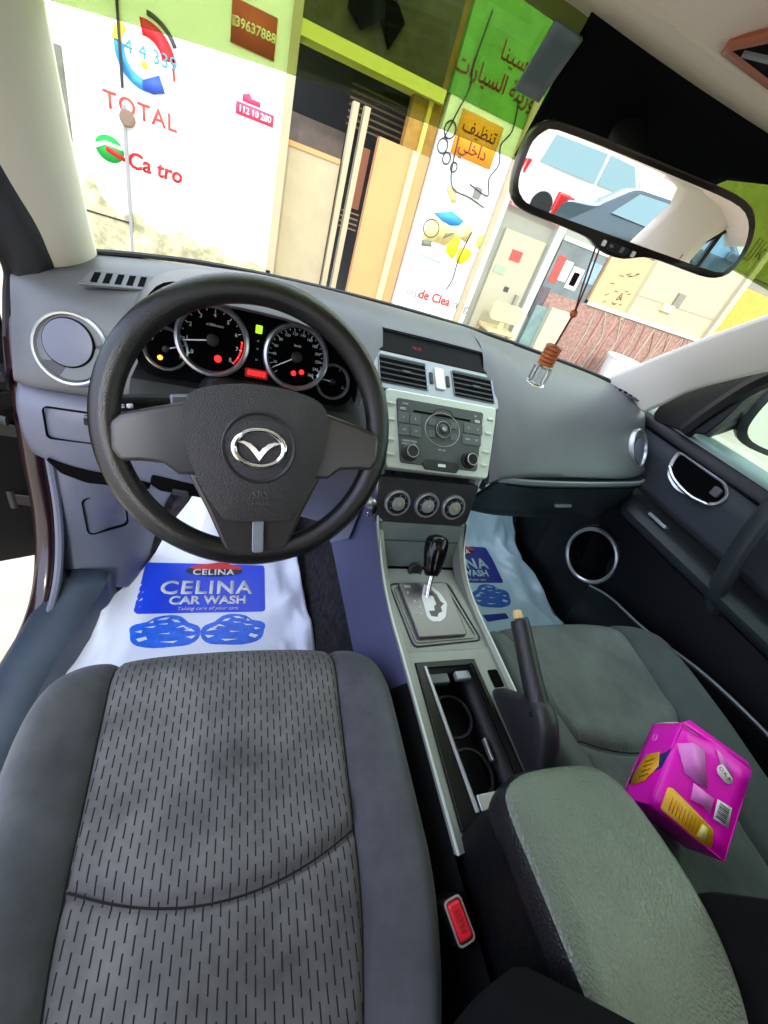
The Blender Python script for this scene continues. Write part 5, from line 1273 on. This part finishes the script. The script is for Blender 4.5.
# arabic boards: presentation forms written in visual order
def rtl(*w): return ' '.join(''.join(reversed(x)) for x in reversed(w))
tanz = '\ufe97\ufee8\ufec8\ufef4\ufed2'; dak = '\ufea9\ufe8d\ufea7\ufee0\ufef2'
wz = '\ufeed\ufeaf\ufef3\ufee8\ufe94'; say = '\ufe8d\ufedf\ufeb4\ufef4\ufe8e\ufead\ufe8d\ufe95'
b1 = MB().ext(FWL, R4(2.30, 2.98, 1.80, 2.28), .004, .03)
tx = MB(); textmb(tx, FWL.at(2.64, 2.13, .032), rtl(tanz), .20, .003, bold=.002); textmb(tx, FWL.at(2.62, 1.92, .032), rtl(dak), .20, .003, bold=.002)
sign('orange_arabic_board', 'orange board with two brown Arabic words on the pillar', (2.64, 7, 1.8), [('board', b1, mat('board_orange', (232, 150, 26), .7)), ('letters', tx, mat('brown_letters', (120, 44, 16), .6))])
tx = MB(); textmb(tx, FWL.at(2.66, 2.66, .018), rtl(wz, say), .25, .004, bold=.003, xs=.9); textmb(tx, FWL.at(2.80, 2.95, .018), '\ufeb3\ufef4\ufeb8\ufee8'[::-1] if 0 else '\ufe8e\ufee8\ufef4\ufeb3', .25, .004)
sign('arabic_lettering', 'dark red Arabic lettering across the green pillar top', (2.66, 7, 2.5), [('letters', tx, mat('maroon_letters', (110, 30, 20), .6))])
# painted car and foam picture on the pillar
th = thing('wall_painting', 'yellow, blue and grey painted car wash picture on the white pillar', 'wall painting', (2.7, 7, .55))
MB().ext(FWL, [(2.32, 1.06), (2.50, 1.12), (2.62, 1.16), (2.86, 1.10), (2.80, 1.02), (2.66, .98), (2.50, 1.0)], .004, .010).build('blue_splash', Mbl, th, sharp=0)
MB().ext(FWL, [(2.74, .62), (2.70, .72), (2.80, .86), (2.90, .84), (2.92, .70), (2.88, .56)], .006, .014).build('yellow_patch', mat('vivid_yellow', (250, 232, 10), .6), th, sharp=0)
MB().ext(FWL, [(2.95, .56), (2.93, .72), (3.02, .78), (3.18, .74), (3.16, .62), (3.04, .52)], .006, .014).build('yellow_patch', bpy.data.materials['vivid_yellow'], th, sharp=0)
MB().ext(FWL, [(2.25, .72), (2.30, .98), (2.46, 1.03), (2.62, .98), (2.80, .96), (2.95, 1.08), (3.08, 1.02), (3.02, .84), (2.90, .86), (2.78, .84), (2.68, .70), (2.46, .70), (2.36, .62)], .003, .007).build('cream_shape', mat('cream_paint', (226, 206, 140), .7, var=.2, vscale=14), th, sharp=0)
MB().torus(FWL.at(2.36, .86, .006), .12, .008, N=26, n=6, sx=1.1).build('wheel_outline', Mgy, th)
MB().ext(FWL, [(2.28, .60), (2.26, .68), (2.42, .70), (2.46, .63)], .008, .012).build('grey_patch', mat('mid_grey_paint', (120, 120, 104), .7), th, sharp=0)  # grey patch of the painted picture
MB().ext(FWL, [(2.62, .86), (2.60, .78), (2.72, .86), (2.78, .92)], .008, .012).build('grey_patch', bpy.data.materials['mid_grey_paint'], th, sharp=0)
MB().ext(FWL, [(2.26, .58), (2.75, .54), (2.70, .44), (2.28, .46)], .003, .006).build('pale_foam', mat('pale_blue', (206, 228, 236), .7), th, sharp=0)
MB().ext(FWL, circ(.09, 18, (3.28, .92)), .004, .02).build('yellow_dot', mat('lime_yellow', (222, 232, 90), .6), th, sharp=0)
MB().ext(FWL, R4(2.86, 2.98, 1.42, 1.56), .006, .03).build('switch_box', mat('box_grey', (120, 120, 112), .6), th)
MB().ext(FWL, [(2.42, 1.38), (2.40, 1.46), (2.58, 1.40), (2.64, 1.28), (2.56, 1.26)], .003, .007).build('ochre_marks', mat('ochre_paint', (222, 196, 130), .7, var=.3, vscale=40), th, sharp=0)
tx = MB(); textmb(tx, FWL.at(2.38, -.085, .006), 'insi', .19, .003); t2 = MB(); textmb(t2, FWL.at(2.80, -.08, .006), 'de Clea', .20, .003, bold=.004); textmb(tx, FWL.at(3.34, -.085, .006), 'ning', .19, .003)
sign('wall_lettering', 'red and grey Inside Cleaning lettering low on the white pillar', (2.8, 7, -.2), [('grey_letters', tx, mat('letter_grey', (150, 140, 136), .6)), ('red_letters', t2, Mred)])

# glazed shop to the right of the pillar
sh = thing('glazed_shop', 'pale glazed shop front with door and posters right of the pillar', 'shop front', (6.5, 7.2, -.36))
plate_at('back_wall', R4(3.51, 13, -.82, 5), mat('shop_wall', (150, 150, 136), .9, var=.06, vscale=2), -.4, -.1, sh, sharp=20)
plate_at('header_band', R4(3.5, 13, 1.95, 5), mat('shop_header', (120, 124, 60), .9, var=.2, vscale=2), -.1, .0, sh, sharp=20)
dp_ = plate_at('shop_door', R4(3.66, 4.50, -.82, 1.22), mat('door_offwhite', (174, 168, 142), .7), -.1, -.04, sh, sharp=20)
plate_at('door_sign', R4(3.92, 4.14, .82, .98), Mor, -.04, -.03, dp_); plate_at('door_sign', R4(3.72, 3.94, .58, .70), mat('sign_sage', (150, 170, 140), .6), -.04, -.03, dp_)
plate_at('door_plate', R4(4.06, 4.16, .34, .42), Mgy, -.04, -.03, dp_); plate_at('door_handle', R4(4.34, 4.40, -.1, .35), mat('handle_grey', (140, 136, 124), .5), -.04, .02, dp_)
plate_at('grey_column', R4(4.58, 4.74, -.82, 1.9), mat('col_grey', (186, 186, 172), .8), -.1, .0, sh, sharp=20)
wd = plate_at('window_pane', R4(4.80, 5.86, .10, 1.36), mat('poster_glass', (104, 112, 112), .4, var=.3, vscale=2), -.1, -.04, sh, sharp=20)
for (x0, x1, z0, z1), mt in (((4.86, 5.04, .72, 1.14), Mor), ((5.04, 5.22, .78, 1.10), Mw), ((5.26, 5.52, .70, 1.06), mat('poster_pale', (214, 206, 200), .6)), ((5.32, 5.46, .76, .98), Mor), ((4.82, 5.0, .12, .62), mat('poster_dark', (96, 84, 90), .6, var=.3, vscale=9)), ((5.56, 5.84, .88, 1.22), mat('poster_blue', (136, 160, 176), .6, var=.2, vscale=9))):
    plate_at('poster', R4(x0, x1, z0, z1), mt, -.04, -.03, wd)
plate_at('transom', R4(4.80, 5.86, 1.36, 1.42), M_white, -.1, -.02, sh, sharp=20)
pb = plate_at('pinkish_lattice_base', R4(5.0, 9.4, -.82, .56), mat('brush_pink', (160, 122, 110), .9, bump=.6, bscale=20, var=.35, vscale=16), -.1, -.02, sh, sharp=20)
for k in range(24):
    x = 6.2+.13*k; MB().tube([FWL(x, -.82, -.01), FWL(x+.05+.1*math.sin(k*2.3), .1, -.01), FWL(x+.13*math.sin(k*1.7), .52, -.01)], .009, 5).build('twig', mat('twig_%d' % (k % 3), ((176, 190, 160), (214, 170, 150), (150, 110, 100))[k % 3], .8) if k < 3 else bpy.data.materials['twig_%d' % (k % 3)], pb)
plate_at('ledge', R4(5.9, 9.4, .56, .63), mat('ledge_sage', (190, 206, 180), .7), -.1, .02, sh, sharp=20)
bd_ = plate_at('notice_board', R4(5.90, 6.85, .58, 1.56), mat('kraft_board', (212, 172, 124), .8, var=.08, vscale=5), -.1, .01, sh, sharp=20)
t = MB()
rnd = random.Random(3)
for k in range(16):
    x, z = 6.05+rnd.random()*.7, .68+rnd.random()*.62; t.box(FWL.at(x, z, .012, rnd.random()*.8-.2), .07+.05*rnd.random(), .016, .004)
textmb(t, FWL.at(6.56, .86, .012), 'A', .2, .004); t.build('board_scribbles', mat('scribble', (110, 80, 54), .7), bd_, sharp=0)
plate_at('cream_wall', R4(6.95, 9.4, .62, 2.1), W_cream2, -.1, -.03, sh, sharp=20)
plate_at('grey_post', R4(6.86, 6.96, .5, 2.1), mat('post_olive', (160, 150, 120), .7), -.1, .0, sh, sharp=20)
plate_at('switch_plate', R4(7.92, 8.12, 1.02, 1.26), mat('plate_grey', (130, 124, 110), .6), -.03, .01, sh); plate_at('socket_plate', R4(7.70, 8.02, .88, 1.02), mat('plate_cream', (230, 216, 160), .6), -.03, .02, sh)
plate_at('seam_line', [(6.96, .98), (9.4, 1.04), (9.4, 1.055), (6.96, .995)], mat('seam_tan', (180, 160, 130), .8), -.03, -.02, sh)
plate_at('yellow_banner', R4(9.5, 11.6, .5, 1.75), mat('banner_yellow', (218, 160, 64), .7, var=.1), -.1, .02, sh, sharp=20)
plate_at('post_right', R4(9.30, 9.46, -.82, 3), mat('post_grey', (184, 176, 150), .7), -.1, .05, sh, sharp=20)
tx = MB(); textmb(tx, FWL.at(9.1, 2.35, .006), 'JJk', .42, .004); tx.build('header_lettering', mat('olive_letters', (96, 84, 30), .7), sh, sharp=0)
plate_at('pink_tube', [(3.55, 1.52), (4.55, 1.50), (4.55, 1.54), (3.55, 1.57)], mat('pink_tube', (240, 130, 140), .5), -.05, .02, sh)
# reflection of people in the shop glass, painted as a teal panel
plate_at('painted_reflection', R4(4.85, 5.45, -.82, .30), mat('painted_reflection', (120, 146, 142), .6, var=.2, vscale=6), -.1, .0, sh, sharp=20)
plate_at('white_locker', R4(5.12, 5.62, -.82, .34), mat('locker_cream', (190, 186, 156), .7), -.1, .12, sh, sharp=20)
# cream chair
ch = thing('plastic_chair', 'cream high backed chair standing before the shop door', 'chair', (4.05, 6.7, -.76))
fch = Fr((4.05, 6.62, .06), (1, 0, 0), (0, .1, 1)); Mch = mat('chair_cream', (214, 190, 136), .6)
MB().ext(fch, rr(.62, .30, .08), -.03, .03).build('backrest', Mch, ch, bevel=.01)
MB().ext(Fr((4.1, 6.80, -.26), (1, 0, 0), (0, 1, 0)), rr(.58, .5, .06), -.03, .03).build('seat', Mch, ch, bevel=.01)
MB().ext(Fr((4.05, 6.62, -.18), (1, 0, 0), (0, 0, 1)), rr(.10, .30, .02), -.02, .02).build('back_post', Mch, ch)
for dx in (-.25, .25):
    for dy in (-.2, .2): MB().tube([(4.1+dx, 6.8+dy, -.27), (4.1+dx*1.1, 6.8+dy*1.1, -.76)], .022, 8).build('leg', Mch, ch)
# white bucket
bu = thing('white_bucket', 'white bucket with red label standing before the pink lattice', 'bucket', (6.85, 6.3, -.72))
MB().lathe(Fr((6.85, 6.3, -.72), (1, 0, 0), (0, 1, 0)), [(.26, 0), (.33, .62), (.35, .63), (.35, .67), (0, .68)], 28).build('pail', M_white, bu)
MB().ext(Fr((6.72, 5.96, -.34), (1, -.35, 0), (0, -.1, 1)), rr(.16, .26, .02), -.01, .012).build('red_label', Mor, bu)

# ------------------------------------------------------------------ light
w = bpy.data.worlds.new('sky'); sc.world = w; w.use_nodes = True; nt = w.node_tree; nt.nodes.clear()
o = nt.nodes.new('ShaderNodeOutputWorld'); b = nt.nodes.new('ShaderNodeBackground'); tc = nt.nodes.new('ShaderNodeTexCoord'); sp = nt.nodes.new('ShaderNodeSeparateXYZ')
rp = nt.nodes.new('ShaderNodeValToRGB'); mr = nt.nodes.new('ShaderNodeMapRange'); mr.inputs[1].default_value = -1; mr.inputs[2].default_value = 1
nt.links.new(tc.outputs['Generated'], sp.inputs[0]); nt.links.new(sp.outputs['X'], mr.inputs[0]); nt.links.new(mr.outputs[0], rp.inputs['Fac'])
rp.color_ramp.elements[0].color = (.80, .88, 1.18, 1); rp.color_ramp.elements[1].color = (.86, 1.0, .93, 1); rp.color_ramp.elements[0].position = .2; rp.color_ramp.elements[1].position = .8
nt.links.new(rp.outputs['Color'], b.inputs['Color']); b.inputs['Strength'].default_value = 2.2; nt.links.new(b.outputs[0], o.inputs[0])
sn = bpy.data.lights.new('sun', 'SUN'); sn.energy = 1.2; sn.angle = R(4); sn.color = (1, .97, .9); so_ = bpy.data.objects.new('sun', sn); COL.objects.link(so_)
so_.rotation_euler = (R(58), 0, R(-10))     # from behind the car on to the shop front
sc.view_settings.view_transform = 'Standard'; sc.view_settings.look = 'None'; sc.view_settings.gamma = 1; sc.view_settings.use_curve_mapping = False
sc.view_settings.exposure = .72
sc.cycles.use_denoising = True
sc.cycles.max_bounces = 8; sc.cycles.transparent_max_bounces = 12; sc.cycles.caustics_reflective = False; sc.cycles.caustics_refractive = False
sc.cycles.sample_clamp_indirect = 6
